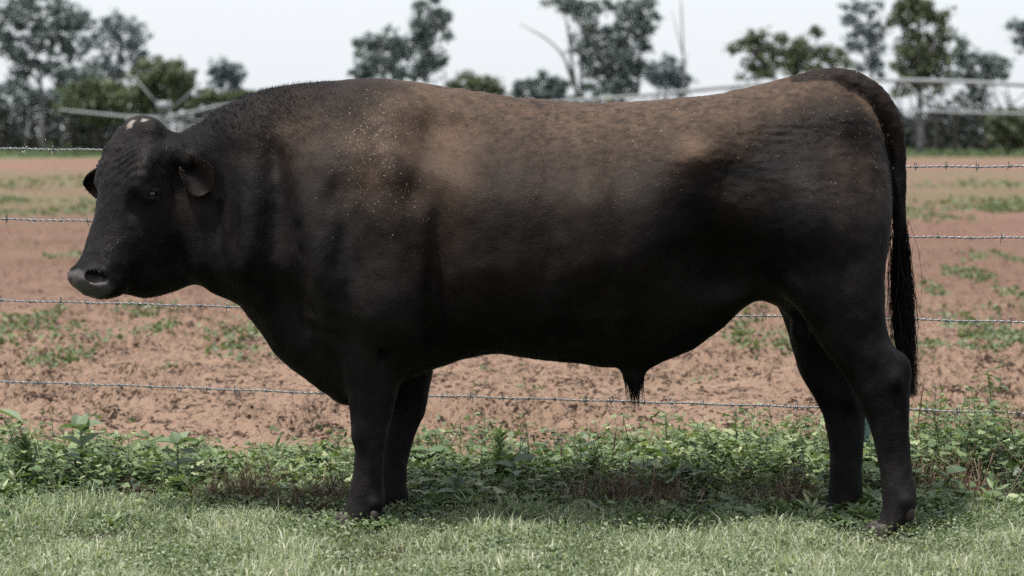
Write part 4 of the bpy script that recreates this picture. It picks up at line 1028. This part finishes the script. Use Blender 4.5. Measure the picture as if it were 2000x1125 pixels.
# sheath tuft
n = 650; a = hr.uniform(0, 6.28, n); rr0 = np.sqrt(hr.uniform(0, 1, n))
P0 = np.array([b3(1237 + 24 * p * math.cos(q), 724 + 22 * (1 - p), .034 * p * math.sin(q)) for p, q in zip(rr0, a)])
ln = np.clip(hr.gamma(1.6, 15, n) + 6, 6, 70); tip = np.array([b3(1239 + 11 * math.cos(q) * p + hr.normal(0, 4) + 3, min(738 + l * hr.uniform(.8, 1.25), 806), .016 * math.sin(q) * p) for p, q, l in zip(rr0, a, ln)])
tuft('sheath_hair', P0, tip, hr.uniform(.0006, .0012, n), hr.uniform(0, 1, n) ** 2)
# ear fringe, rooted along the front rim of the near ear
EV = ears[0][0]; rim = np.concatenate([EV[(np.arange(3, 20) * 15)], EV[(np.arange(3, 20) * 15) + 14]]); n = 1100; k = hr.integers(0, len(rim), n)
P0 = rim[k] + hr.normal(0, .003, (n, 3)); ctr = EV[:330].mean(0); tip = P0 + unit(ctr - P0) * hr.uniform(.004, .016, n)[:, None] + hr.normal(0, .005, (n, 3)) + np.array([0, -.004, -.006])
tuft('ear_hair', P0, tip, hr.uniform(.00015, .0004, n), hr.uniform(.3, 1, n), dustv=hr.uniform(0, .2, n))
# topline and tail-head wisps
n = 260; tx = hr.uniform(1590, 1640, n); P0 = np.array([b3(a, 150 - 2 * 0 + hr.uniform(-2, 8), hr.normal(-.02, .015)) for a in tx]); tip = P0 + np.stack([hr.uniform(.01, .03, n), hr.normal(0, .006, n), hr.uniform(-.002, .014, n)], 1)
tuft('tail_head_hair', P0, tip, hr.uniform(.0005, .0009, n), hr.uniform(0, 1, n))

# ---- straw and chaff caught in the coat
STRAW = NM('straw'); STRAW.col(STRAW.mix(STRAW.attr('var'), (0.13, 0.095, 0.068), (0.42, 0.34, 0.26))).set(0.7, 0.2)
near_side = np.where((BN[:nb, 1] < -.25))[0]; vpx, vpy = bpx(BV[:nb])
bag = Bag()
for (cx_, cy_, sx_, sy_, cnt) in [(750, 280, 34, 56, 480), (800, 230, 40, 30, 130), (790, 400, 45, 40, 90), (1150, 250, 150, 40, 120), (1330, 300, 90, 50, 90), (1690, 290, 28, 60, 160), (700, 300, 30, 60, 160), (1600, 230, 60, 40, 60), (1590, 385, 30, 25, 25)]:
    w_ = np.exp(-.5 * (((vpx[near_side] - cx_) / sx_) ** 2 + ((vpy[near_side] - cy_) / sy_) ** 2)); idx = near_side[hr.choice(len(near_side), cnt, p=w_ / w_.sum())]
    p0 = BV[idx] + BN[idx] * .004 + hr.normal(0, .004, (cnt, 3)); t_ = unit(hr.normal(0, 1, (cnt, 3)) + [0, 0, -.6]); t_ = unit(t_ - BN[idx] * (t_ * BN[idx]).sum(1)[:, None] * .7)
    V, F, A, D = strands(p0, t_, BN[idx], hr.uniform(.003, .010, cnt), hr.uniform(.0002, .0006, cnt), np.clip(hr.normal(.35, .3, cnt), 0, 1), np.zeros(cnt), 2, .1)
    bag.add(to_world_local(V), F, A)
tag(link('straw_flecks', bag.mesh('straw_flecks'), STRAW.m, bull), kind='stuff')
# ------------------------------------------------------------------ barbed wire fence
WIRE = NM('galvanised_wire'); WIRE.col(WIRE.mix(WIRE.noise(140, 3), (0.0720, 0.0756, 0.0792), (0.2592, 0.2664, 0.2736))).set(0.3024, 0.3600, 0.5040)
def fence_depth(px): return 9.98 - 0.28 * px / 1000.0
fence = empty('barbed_wire_fence', (0, fence_depth(1000), 0))
tag(fence, 'four strand barbed wire fence running behind the bull', 'fence')
FY = fence_depth(1000)
def barb_mesh(seed):
    r = np.random.default_rng(seed); b_ = Bag(); rad = .0016
    th = np.linspace(0, 2 * np.pi * 2.2, 20); coil = np.stack([-.007 + .014 * th / th[-1], .0056 * np.cos(th), .0056 * np.sin(th)], 1)
    V, F = tube(coil, rad, 5); b_.add(V, F, .5)
    for k in range(4):
        a = r.uniform(0, 6.28) if k % 2 == 0 else a + math.pi + r.uniform(-.4, .4)
        x0 = (-.004, -.004, .004, .004)[k]; L = r.uniform(.015, .023)
        d = np.array([r.uniform(-.6, .6), math.cos(a), math.sin(a)]); d /= np.linalg.norm(d)
        s = np.array([x0, .005 * d[1], .005 * d[2]]); V, F = tube([s, s + d * L * .7, s + d * L], [rad, rad, .0004], 5); b_.add(V, F, .5)
    return b_.mesh('barb', True)
BARBS = [barb_mesh(s) for s in range(7)]
for m in BARBS: m.materials.append(WIRE.m)
fr = np.random.default_rng(5)
for w_i, pts in enumerate([[(-160,283),(0,290),(200,293),(700,302),(1300,314),(1770,325),(2000,325),(2160,327)], [(-160,425),(0,428),(180,432),(800,446),(1400,457),(1770,463),(2000,465),(2160,467)],
                           [(-160,582),(0,587),(240,593),(480,600),(1000,609),(1440,617),(1790,625),(2000,630),(2160,633)], [(-160,741),(0,745),(300,755),(600,767),(840,773),(1240,785),(1600,796),(1790,801),(2000,808),(2160,812)]]):
    (ax_, ay_), (bx_, by_) = pts[0], pts[-1]; pts = [(-900, ay_ - 12), (-500, ay_ - 6)] + pts + [(2550, by_ + 7), (2950, by_ + 14)]
    ctrl = crom([P(px, py, fence_depth(px)) for px, py in pts], 40)
    seg = np.concatenate([[0], np.cumsum(np.linalg.norm(np.diff(ctrl, axis=0), axis=1))]); L = seg[-1]
    s = np.arange(0, L, .0065); line = np.stack([np.interp(s, seg, ctrl[:, c]) for c in range(3)], 1)
    line[:, 2] += .0014 * np.sin(s * 23 + w_i) + .001 * fr.normal(0, 1, len(s)).cumsum() / 60
    b_ = Bag(); org = np.array([0, FY, 0])
    for ph in (0, math.pi):
        off = np.stack([0 * s, .0024 * np.cos(s * 2 * np.pi / .052 + ph), .0024 * np.sin(s * 2 * np.pi / .052 + ph)], 1)
        V, F = tube(line + off - org, .0021, 5); b_.add(V, F, .5)
    wire = link('wire', b_.mesh('wire', True), WIRE.m, fence)
    sb = fr.uniform(0, .1)
    while sb < L:
        bo = link('barb', BARBS[fr.integers(0, 7)], None, wire)
        bo.location = np.array([np.interp(sb, s, line[:, c]) for c in range(3)]) - org
        bo.rotation_euler = (fr.uniform(0, 6.28), 0, 0.028 + (math.pi if fr.uniform() < .5 else 0))
        sb += fr.normal(.114, .008)
# steel picket
pk = NM('picket_paint'); pk.col(pk.mix(pk.ramp(pk.noise(45, 4), [(.42, (0, 0, 0)), (.6, (1, 1, 1))]), (0.10, 0.20, 0.21), (0.25, 0.37, 0.38))).set(0.6, 0.3)
pd = fence_depth(1692) + .035; c0 = P(1692, 0, pd)
b_ = Bag()
for (sx, sy, ox, oy) in [(.013, .0025, 0, 0), (.0025, .017, 0, .0195)]:           # star picket: web and flange
    V = np.array([[ox + a * sx, oy + b * sy, z] for z in (-.05, 1.33) for a, b in ((-1, -1), (1, -1), (1, 1), (-1, 1))])
    F = np.array([[0, 3, 2, 1], [4, 5, 6, 7]] + [[i, (i + 1) % 4, 4 + (i + 1) % 4, 4 + i] for i in range(4)]); b_.add(V, F, .5)
post = link('post', b_.mesh('post'), pk.m, fence); post.location = (c0[0], pd - FY, 0)

# a single leaf lying on the loin
lf = link('leaf', leaf_mesh('oval', .030, 1.0, .4, 'fallen_leaf'), WEED); lf.location = tuple(np.array(to_world_local(b3(1184, 199, 0)[None])[0]) + [0, YB, .006]); lf.rotation_euler = (.35, .1, -1.2)
tag(lf, 'small green leaf lying on the bull\'s back', 'leaf')
# ------------------------------------------------------------------ trees beyond the field
BARK = NM('gum_bark'); BARK.col(BARK.mix(BARK.noise(1.4, 4), (0.0550, 0.0493, 0.0488), (0.1650, 0.1624, 0.1690))).set(0.9, 0.1)
BARKD = NM('dark_bark'); BARKD.col(BARKD.mix(BARKD.noise(1.4, 4), (0.0210, 0.0186, 0.0174), (0.0570, 0.0510, 0.0468))).set(0.9, 0.1)
GUM = leaf_mat('gum_leaf', [(0, (0.0520, 0.0759, 0.0846)), (.6, (0.0975, 0.1302, 0.1312)), (1, (0.1754, 0.2102, 0.1906))], 0.55, 0.3, 0.22)  # bluish green: distance haze put into the leaf colour
LUSH = leaf_mat('lush_leaf', [(0, (0.0407, 0.0581, 0.0367)), (.6, (0.0833, 0.1075, 0.0594)), (1, (0.1631, 0.1806, 0.1061))], 0.55, 0.3, 0.25)
OLIVE = leaf_mat('grey_haze_leaf', [(0, (0.0711, 0.0973, 0.1144)), (.6, (0.1210, 0.1552, 0.1775)), (1, (0.1992, 0.2358, 0.2567))], 0.6, 0.25, 0.2)  # bluer and greyer leaves, the far haze painted into them

def crown(bag_, blobs, d, r, dens=1.0, clump=.55, leaf=.30):
    """blobs in photo pixels (cx, cy, rx, ry); each is a cloud of leaf clumps with gaps between"""
    cents = []; blobs = list(blobs)
    for (bx, by, rx, ry) in list(blobs):                    # straggling sprays round every mass of leaf
        for _ in range(2):
            a = r.uniform(0, 6.28); blobs.append((bx + math.cos(a) * rx * r.uniform(.8, 1.5), by + math.sin(a) * ry * r.uniform(.8, 1.5), rx * r.uniform(.25, .5), ry * r.uniform(.25, .5)))
    for (bx, by, rx, ry) in blobs:
        c = P(bx, by, d); ax, az = 1.30 * rx / FPX * d, 1.30 * ry / FPX * d; ay = (ax + az) * .55
        m = max(int(dens * 6.0 * (ax * az) / clump ** 2), 4)
        v = unit(r.normal(0, 1, (m, 3))) * (r.uniform(.05, 1.15, (m, 1)) ** .6); cc = c + v * np.array([ax, ay, az]); cents.append(cc)
        for q in cc:
            n = r.integers(10, 24); cs = clump * r.uniform(.45, 1.35)
            o = unit(r.normal(0, 1, (n, 3))) * r.uniform(.1, 1, (n, 1)) * cs * np.array([1, 1, .72])
            dr = r.normal(0, 1, (n, 3)); dr[:, 2] -= .6
            put_leaves(bag_, 'small', q + o, dr, r.uniform(.7, 1.4, n) * leaf, np.clip(r.normal(.45, .14) + r.normal(0, .16, n), 0, 1), 1.0, 1.05, r)
    return np.concatenate(cents)

def tree(name, label, d, trunk, limbs, blobs, seed, mat=GUM, bark=None, dens=1.0, clump=.55, leaf=.25, tr=.28, group='trees beyond the field'):
    """trunk / limbs: pixel polylines; radius at the base in metres"""
    r = np.random.default_rng(seed); bark = bark or BARK.m
    base = P(trunk[0][0], 0, d); base[2] = 0
    root = empty(name, base); tag(root, label, 'tree', group)
    def line(pts):
        L = crom([P(px, py, d + (r.uniform(-.8, .8) if k else 0)) for k, (px, py) in enumerate(pts)], 5); return L - base
    b_ = Bag(); tl = line(trunk); tl[0, 2] = -.1; V, F = tube(tl, np.linspace(tr, tr * .45, len(tl)), 7); b_.add(V, F, .5)
    for lm in limbs: l_ = line(lm); V, F = tube(l_, np.linspace(tr * .55, tr * .12, len(l_)), 5); b_.add(V, F, .5)
    cr = Bag()
    if blobs:
        cen = crown(cr, blobs, d, r, dens, clump, leaf) - base
        # twigs reach into the clumps
        allp = np.concatenate([tl[len(tl) // 2:]] + [line(l_) for l_ in limbs]) if limbs else tl[len(tl) // 3:]
        for q in cen[r.permutation(len(cen))[:min(len(cen), 40)]]:
            low = allp[allp[:, 2] < q[2] + .3]; low = low if len(low) else allp
            a = low[np.argmin(((low - q) ** 2).sum(1))]; mid = (a + q) / 2 + r.normal(0, .12, 3); V, F = tube([a, mid, q], [tr * .16, tr * .11, tr * .05], 4, False); b_.add(V, F, .5)
        cr.V = [v - base for v in cr.V]
        link('crown', cr.mesh('crown'), mat, root)
    link('trunk', b_.mesh('trunk', True), bark, root)
    return root

tree('gum_tree', 'tall airy gum tree at the left edge', 195, [(84,292),(82,230),(80,170),(72,130)], [[(80,170),(50,120),(30,60),(20,20)], [(78,160),(100,100),(115,50),(110,0)], [(40,130),(10,90),(-10,60)]],
     [(20,25,34,26),(70,8,36,26),(118,22,34,28),(140,50,26,18),(108,75,34,24),(128,100,22,14),(18,95,30,20),(45,125,22,14),(5,60,20,20),(88,55,20,16),(60,85,26,18),(30,160,24,18),(100,130,24,16),(8,180,26,20)], 1, GUM, tr=.22, dens=.9)
tree('gum_tree', 'open grey gum tree second from the left edge', 215, [(222,292),(222,220),(226,140),(238,80)], [[(226,140),(200,100),(180,60)], [(230,110),(250,80),(262,50)], [(222,180),(190,140),(170,120)]],
     [(236,48,28,22),(262,62,22,22),(250,92,28,24),(215,60,20,16),(208,112,24,22),(232,128,24,16),(178,42,20,12),(168,80,22,18),(185,128,20,16),(262,110,14,14),(205,160,26,18),(160,150,22,18)], 2, OLIVE, tr=.26, dens=.62)
tree('bushy_tree', 'round dark green bushy tree left above the head', 180, [(318,292),(316,240),(322,190)], [[(318,220),(290,180)], [(320,210),(350,170)]],
     [(305,135,32,20),(345,150,28,26),(320,165,42,28),(280,165,30,26),(355,175,20,18),(265,190,30,20),(330,195,40,20)], 3, LUSH, BARKD.m, dens=1.35, tr=.2)
tree('bushy_tree', 'dark bushy tree between the two left gum trees', 188, [(190,292),(190,240),(196,200)], [[(190,230),(160,200)], [(194,220),(225,190)]],
     [(165,185,30,18),(200,175,28,18),(230,185,26,20),(185,205,44,20),(140,200,24,18),(225,215,34,20)], 4, LUSH, BARKD.m, dens=1.3, tr=.2)
tree('gum_tree', 'slender olive gum tree between the dark bushy trees at the left', 200, [(140,292),(142,220),(150,150)], [[(145,190),(120,150)], [(148,170),(175,140)]],
     [(140,140,22,14),(165,165,26,16),(120,170,24,16),(145,190,30,16),(100,195,26,16),(60,190,26,18),(180,150,18,14)], 20, GUM, BARKD.m, tr=.18, dens=.9)
tree('pale_tree', 'small pale tree standing alone left above the neck', 240, [(440,292),(440,230),(438,180)], [[(440,190),(455,160)], [(439,185),(425,150)]],
     [(432,128,20,14),(446,142,22,16),(425,150,14,14),(458,158,14,13),(438,168,22,12)], 5, OLIVE, tr=.2, dens=.95)
tree('bushy_tree', 'low bright green shrub line left above the neck', 200, [(455,292),(455,250),(455,205)], [], [(410,188,24,9),(440,190,26,9),(472,186,24,9),(505,190,24,8)], 6, LUSH, BARKD.m, tr=.12, dens=1.4, clump=.4)
tree('gum_tree', 'tall two topped tree rising behind the withers', 190, [(800,292),(802,220),(806,170)], [[(806,170),(832,110),(842,60),(832,5)], [(804,180),(770,140),(745,100)], [(838,80),(858,50),(868,32)]],
     [(722,82,18,14),(752,78,20,18),(735,108,30,18),(768,112,26,20),(712,132,22,14),(755,138,34,16),(700,142,14,8),(832,12,20,18),(822,38,18,18),(858,50,16,20),(842,70,24,20),(828,100,26,22),(845,125,18,22),(820,140,28,18),(795,95,16,18),(866,30,10,8)], 7, GUM, tr=.30, dens=1.0)
tree('bushy_tree', 'low rounded tree right of the withers', 225, [(930,292),(930,240),(930,190)], [], [(905,162,24,14),(938,158,28,14),(960,168,22,14),(890,176,18,10),(930,176,46,14)], 8, LUSH, BARKD.m, tr=.15, dens=1.3)
tree('bushy_tree', 'low dark tree left of the tallest middle tree', 215, [(1072,292),(1072,240),(1070,200)], [], [(1030,168,18,12),(1064,158,14,14),(1092,162,12,12),(1055,182,34,14),(1090,184,26,14),(1015,180,12,10)], 9, GUM, BARKD.m, tr=.15, dens=1.1, clump=.45)
tree('dead_tree', 'bare dead branches leaning left of the tallest middle tree', 185, [(1132,292),(1128,200),(1118,130),(1112,75)], [[(1122,160),(1100,110),(1070,78),(1040,60),(1014,46)], [(1126,180),(1110,140),(1098,96)], [(1112,75),(1106,40),(1094,8)]], [], 10, tr=.20, bark=BARK.m)
tree('gum_tree', 'tallest gum tree above the middle of the back', 185, [(1222,292),(1220,230),(1212,170),(1208,110)], [[(1214,180),(1180,120),(1150,70),(1120,20)], [(1210,120),(1225,60),(1240,10)], [(1245,190),(1250,120),(1252,50)], [(1135,190),(1134,120),(1120,60)]],
     [(1100,6,22,14),(1128,22,22,16),(1150,48,22,18),(1140,78,20,16),(1160,12,18,12),(1215,12,22,14),(1252,12,26,20),(1258,48,22,18),(1225,52,30,18),(1200,72,24,16),(1232,82,26,18),(1175,95,22,16),(1195,112,36,22),(1225,122,26,22),(1160,118,18,14),(1180,140,26,14),(1200,158,30,20),(1180,175,30,16),(1232,160,16,20)], 11, GUM, tr=.30, dens=1.0)
tree('bushy_tree', 'small dark tree with round top right of the tallest middle tree', 220, [(1302,292),(1302,220),(1302,170)], [[(1302,180),(1285,150)], [(1302,170),(1322,150)]],
     [(1302,128,20,14),(1282,142,18,16),(1318,142,18,18),(1298,158,28,16),(1330,165,10,20)], 12, OLIVE, BARKD.m, tr=.18, dens=1.1)
tree('dead_tree', 'thin leafless sapling right of the small round tree', 205, [(1338,292),(1338,180),(1334,90),(1330,0)], [[(1335,110),(1322,60),(1312,20)], [(1336,140),(1345,100)]], [], 13, tr=.11, bark=BARK.m)
tree('gum_tree', 'wide low gum tree above the hips', 180, [(1545,292),(1540,220),(1535,160)], [[(1538,180),(1500,140),(1470,100)], [(1536,170),(1570,130),(1590,100)], [(1540,200),(1600,150),(1625,120)]],
     [(1448,92,16,10),(1475,72,14,16),(1482,108,26,20),(1512,88,22,14),(1540,98,26,18),(1528,122,28,16),(1570,92,20,14),(1592,112,24,18),(1572,130,24,14),(1622,100,18,14),(1632,120,22,18),(1470,142,26,12),(1500,135,22,12),(1590,62,10,6)], 14, LUSH, tr=.26, dens=.95)
tree('gum_tree', 'thin airy gum tree left of the right hand tall one', 210, [(1706,292),(1704,200),(1700,120),(1692,60)], [[(1702,140),(1680,90),(1672,40)], [(1700,120),(1715,70),(1722,20)]],
     [(1672,14,18,14),(1702,12,22,12),(1668,50,18,14),(1695,58,16,12),(1715,70,16,14),(1680,86,18,14),(1708,104,18,16),(1690,124,18,12),(1660,80,12,10),(1722,132,10,14)], 15, OLIVE, tr=.2, dens=.6)
tree('gum_tree', 'tall dense gum tree behind the raised tail', 175, [(1798,292),(1798,220),(1796,150),(1792,90)], [[(1796,150),(1770,100),(1760,50)], [(1795,130),(1825,90),(1835,60)]],
     [(1765,10,30,14),(1800,8,30,18),(1770,36,26,14),(1812,36,28,16),(1838,66,20,18),(1792,72,20,14),(1780,98,28,20),(1815,102,28,22),(1842,104,16,20),(1795,126,34,20),(1770,140,20,16),(1826,138,26,18),(1805,165,34,16),(1770,178,20,14)], 16, LUSH, tr=.30, dens=1.15)
tree('gum_tree', 'smaller gum tree near the right edge with a dark round crown', 185, [(1925,292),(1922,230),(1915,180)], [[(1918,190),(1890,140),(1880,100)], [(1916,180),(1935,150),(1945,125)]],
     [(1880,92,12,14),(1895,112,16,14),(1880,136,14,16),(1935,116,20,12),(1952,130,22,16),(1930,142,18,12),(1900,158,16,10),(1918,182,22,12),(1888,186,12,16)], 17, GUM, BARKD.m, tr=.22, dens=1.0)
tree('gum_tree', 'gum tree mostly cut off by the right edge', 200, [(2040,292),(2035,200),(2020,120)], [[(2025,140),(2000,90),(1985,60)]], [(1985,46,14,10),(2000,62,14,16),(1994,84,10,12),(2030,60,24,30)], 18, OLIVE, tr=.2, dens=.9)
tree('bushy_tree', 'yellow green shrub at the right edge under the irrigator', 160, [(1968,292),(1968,270),(1968,240)], [], [(1952,235,18,16),(1975,230,20,16),(1990,248,20,18),(1960,255,24,16),(1985,268,26,14)], 19, LUSH, BARKD.m, tr=.1, dens=1.5, clump=.35, leaf=.22)

# the dark wood edge below the crowns: undergrowth and many thin trunks
r = np.random.default_rng(91); bag = Bag()
prof = [(-900,150),(-300,165),(-80,190),(0,195),(60,205),(120,190),(200,190),(280,205),(340,200),(420,205),(520,205),(700,200),(1000,205),(1300,205),(1500,205),(1700,215),(1770,222),(1850,218),(1930,205),(2000,225),(2300,170),(2900,150)]
n = 7800
px = r.uniform(-900, 2900, n); top = np.interp(px, [p[0] for p in prof], [p[1] for p in prof]) + 14 * fbm(np.stack([px * .03, 0 * px, 0 * px], 1), 2, 5)
d = r.uniform(205, 235, n); py = top + (292 - top) * r.uniform(0, 1, n) ** .8
keep = fbm(np.stack([px * .035, py * .05, 0 * px], 1), 2, 15) > -.28
for a, b, c in zip(px[keep], py[keep], d[keep]):
    m = 9; q = P(a, b, c); o = r.normal(0, .5, (m, 3)); put_leaves(bag, 'small', q + o, r.normal(0, 1, (m, 3)), r.uniform(.25, .6, m), np.clip(r.normal(.35, .2, m), 0, 1), 1.0, 1.1, r)
UNDER = leaf_mat('undergrowth_leaf', [(0, (0.0074, 0.0107, 0.0101)), (.6, (0.0151, 0.0207, 0.0176)), (1, (0.0302, 0.0375, 0.0277))], 0.65, 0.2, 0.15)
tag(link('undergrowth', bag.mesh('undergrowth'), UNDER), 'dark mass of undergrowth at the edge of the far wood', 'undergrowth', kind='stuff')
bag = Bag()
for q in range(380):
    a = r.uniform(-900, 2900); c = r.uniform(196, 232); p0 = P(a, 0, c); p0[2] = -.1; hgt = r.uniform(2.2, 5.5)
    V, F = tube([p0, p0 + [r.normal(0, .15), 0, hgt * .5], p0 + [r.normal(0, .4), 0, hgt]], [.13 * r.uniform(.5, 1.3), .09, .05], 5, False); bag.add(V, F, .5)
tag(link('far_trunks', bag.mesh('far_trunks'), BARKD.m), 'many thin dark trunks in the far wood', 'trunks', kind='stuff')
# low green verge in front of the wood
bag = Bag(); n = 16000; a = r.uniform(-.42, .42, n); c = r.uniform(150, 200, n)
hh = np.clip(r.normal(.22, .12, n) + .25 * np.maximum(fbm(np.stack([a * 90, c * .1, 0 * a], 1), 2, 25), 0), .05, .8)
put_blades(bag, np.stack([a * c, c, 0 * a], 1), hh, r.uniform(.05, .12, n), r.normal(0, .5, (n, 3)) * [1, 1, 0], np.clip(r.normal(.18, .15, n), 0, 1), r)
tag(link('verge_grass', bag.mesh('verge_grass'), GRASS), 'strip of rough grass along the far edge of the field', 'grass', kind='stuff')

# ------------------------------------------------------------------ centre pivot irrigator
STEEL = NM('galvanised_steel'); STEEL.col(STEEL.mix(STEEL.noise(1.2, 3), (0.1360, 0.1520, 0.1600), (0.2160, 0.2320, 0.2400))).set(0.4000, 0.3200, 0.1600)
irr = empty('pivot_irrigator', P(315, 0, 150) * [1, 1, 0]); tag(irr, 'long galvanised pivot irrigator with trussed pipe out in the field', 'irrigator')
IO = np.array(irr.location)
def ipt(px, py):
    d = np.interp(px, [-60, 115, 315, 2200], [156, 153, 150, 108]); return P(px, py, d)
pipe_px = [(310,231),(380,218),(455,204),(600,200),(800,203),(1000,204),(1190,192),(1320,180),(1450,168),(1600,160),(1750,157),(1880,160),(2000,166),(2150,176)]
pipe = crom([ipt(*p) for p in pipe_px], 8)
def add_part(name, V, F): b_ = Bag(); b_.add(V - IO, F, .5); return link(name, b_.mesh(name, True), STEEL.m, irr)
add_part('pipe', *tube(pipe, .095, 8))
boom = crom([ipt(115,214), ipt(180,221), ipt(250,228), ipt(312,231)], 6); add_part('boom', *tube(boom, np.linspace(.06, .10, len(boom)), 6))
# truss below the pipe: stations with two splayed struts, rods and cross braces
st_px = np.array([345, 450, 600, 780, 960, 1140, 1300, 1440, 1570, 1680, 1765, 1850, 1935, 2020, 2110]); STEEL.b.inputs['Metallic'].default_value = 0.0; depth = np.interp(st_px, [310, 345, 450, 700, 1900, 2160], [.5, .7, 1.2, 1.45, 1.35, 1.1])
pp_ = np.array([[np.interp(a, [p[0] for p in pipe_px], [p[1] for p in pipe_px])] for a in st_px])[:, 0]
topn = np.array([ipt(a, b) for a, b in zip(st_px, pp_)])
along = unit(np.gradient(topn, axis=0)); across = unit(np.cross(along, [0, 0, 1.])); 
feet = [topn + across * .75 * s - np.array([0, 0, 1.]) * depth[:, None] for s in (-1, 1)]
for s in (0, 1):
    f_ = np.concatenate([ipt(312, 233)[None], feet[s]]); add_part('truss_rod', *tube(f_, .042, 5))
    for k in range(len(st_px)):
        add_part('strut', *tube([topn[k], feet[s][k]], .036, 5))
        if k + 1 < len(st_px): add_part('brace', *tube([topn[k + (s == 0)], feet[s][k + (s == 1)]], .030, 5))
for k in range(len(st_px)): add_part('strut', *tube([feet[0][k], feet[1][k]], .03, 5))
# end tower: legs, wheels, control box, mast stays
tp = ipt(315, 231); 
for s in (-1, 1):
    foot = tp + np.array([.5 * s, 2.0 * s, 0]); foot[2] = .65
    add_part('tower_leg', *tube([tp, foot], .07, 6))
    th = np.linspace(0, 2 * np.pi, 25); ring = np.stack([0 * th, .55 * np.cos(th), .55 * np.sin(th)], 1) + foot; ring[:, 2] += -.02
    wl_ = add_part('wheel', *tube(ring, .15, 6, False)); 
    add_part('wheel_hub', *tube([foot - [.12, 0, 0], foot + [.12, 0, 0]], .2, 8))
f0, f1 = tp + [-.5, -2., 0], tp + [.5, 2., 0]; f0[2] = f1[2] = .7; add_part('tower_beam', *tube([f0, f1], .07, 6))
for px, py in ((262, 150), (376, 178)): add_part('mast_stay', *tube([ipt(318 if px < 300 else 330, 216), ipt(px, py)], .040, 5))
bx = ipt(321, 206); V = np.array([[a * .42, b * .3, c * .24] for c in (-1, 1) for a, b in ((-1, -1), (1, -1), (1, 1), (-1, 1))]) + bx
add_part('control_box', V, np.array([[0, 3, 2, 1], [4, 5, 6, 7]] + [[i, (i + 1) % 4, 4 + (i + 1) % 4, 4 + i] for i in range(4)]))
add_part('box_post', *tube([bx, tp], .06, 5))
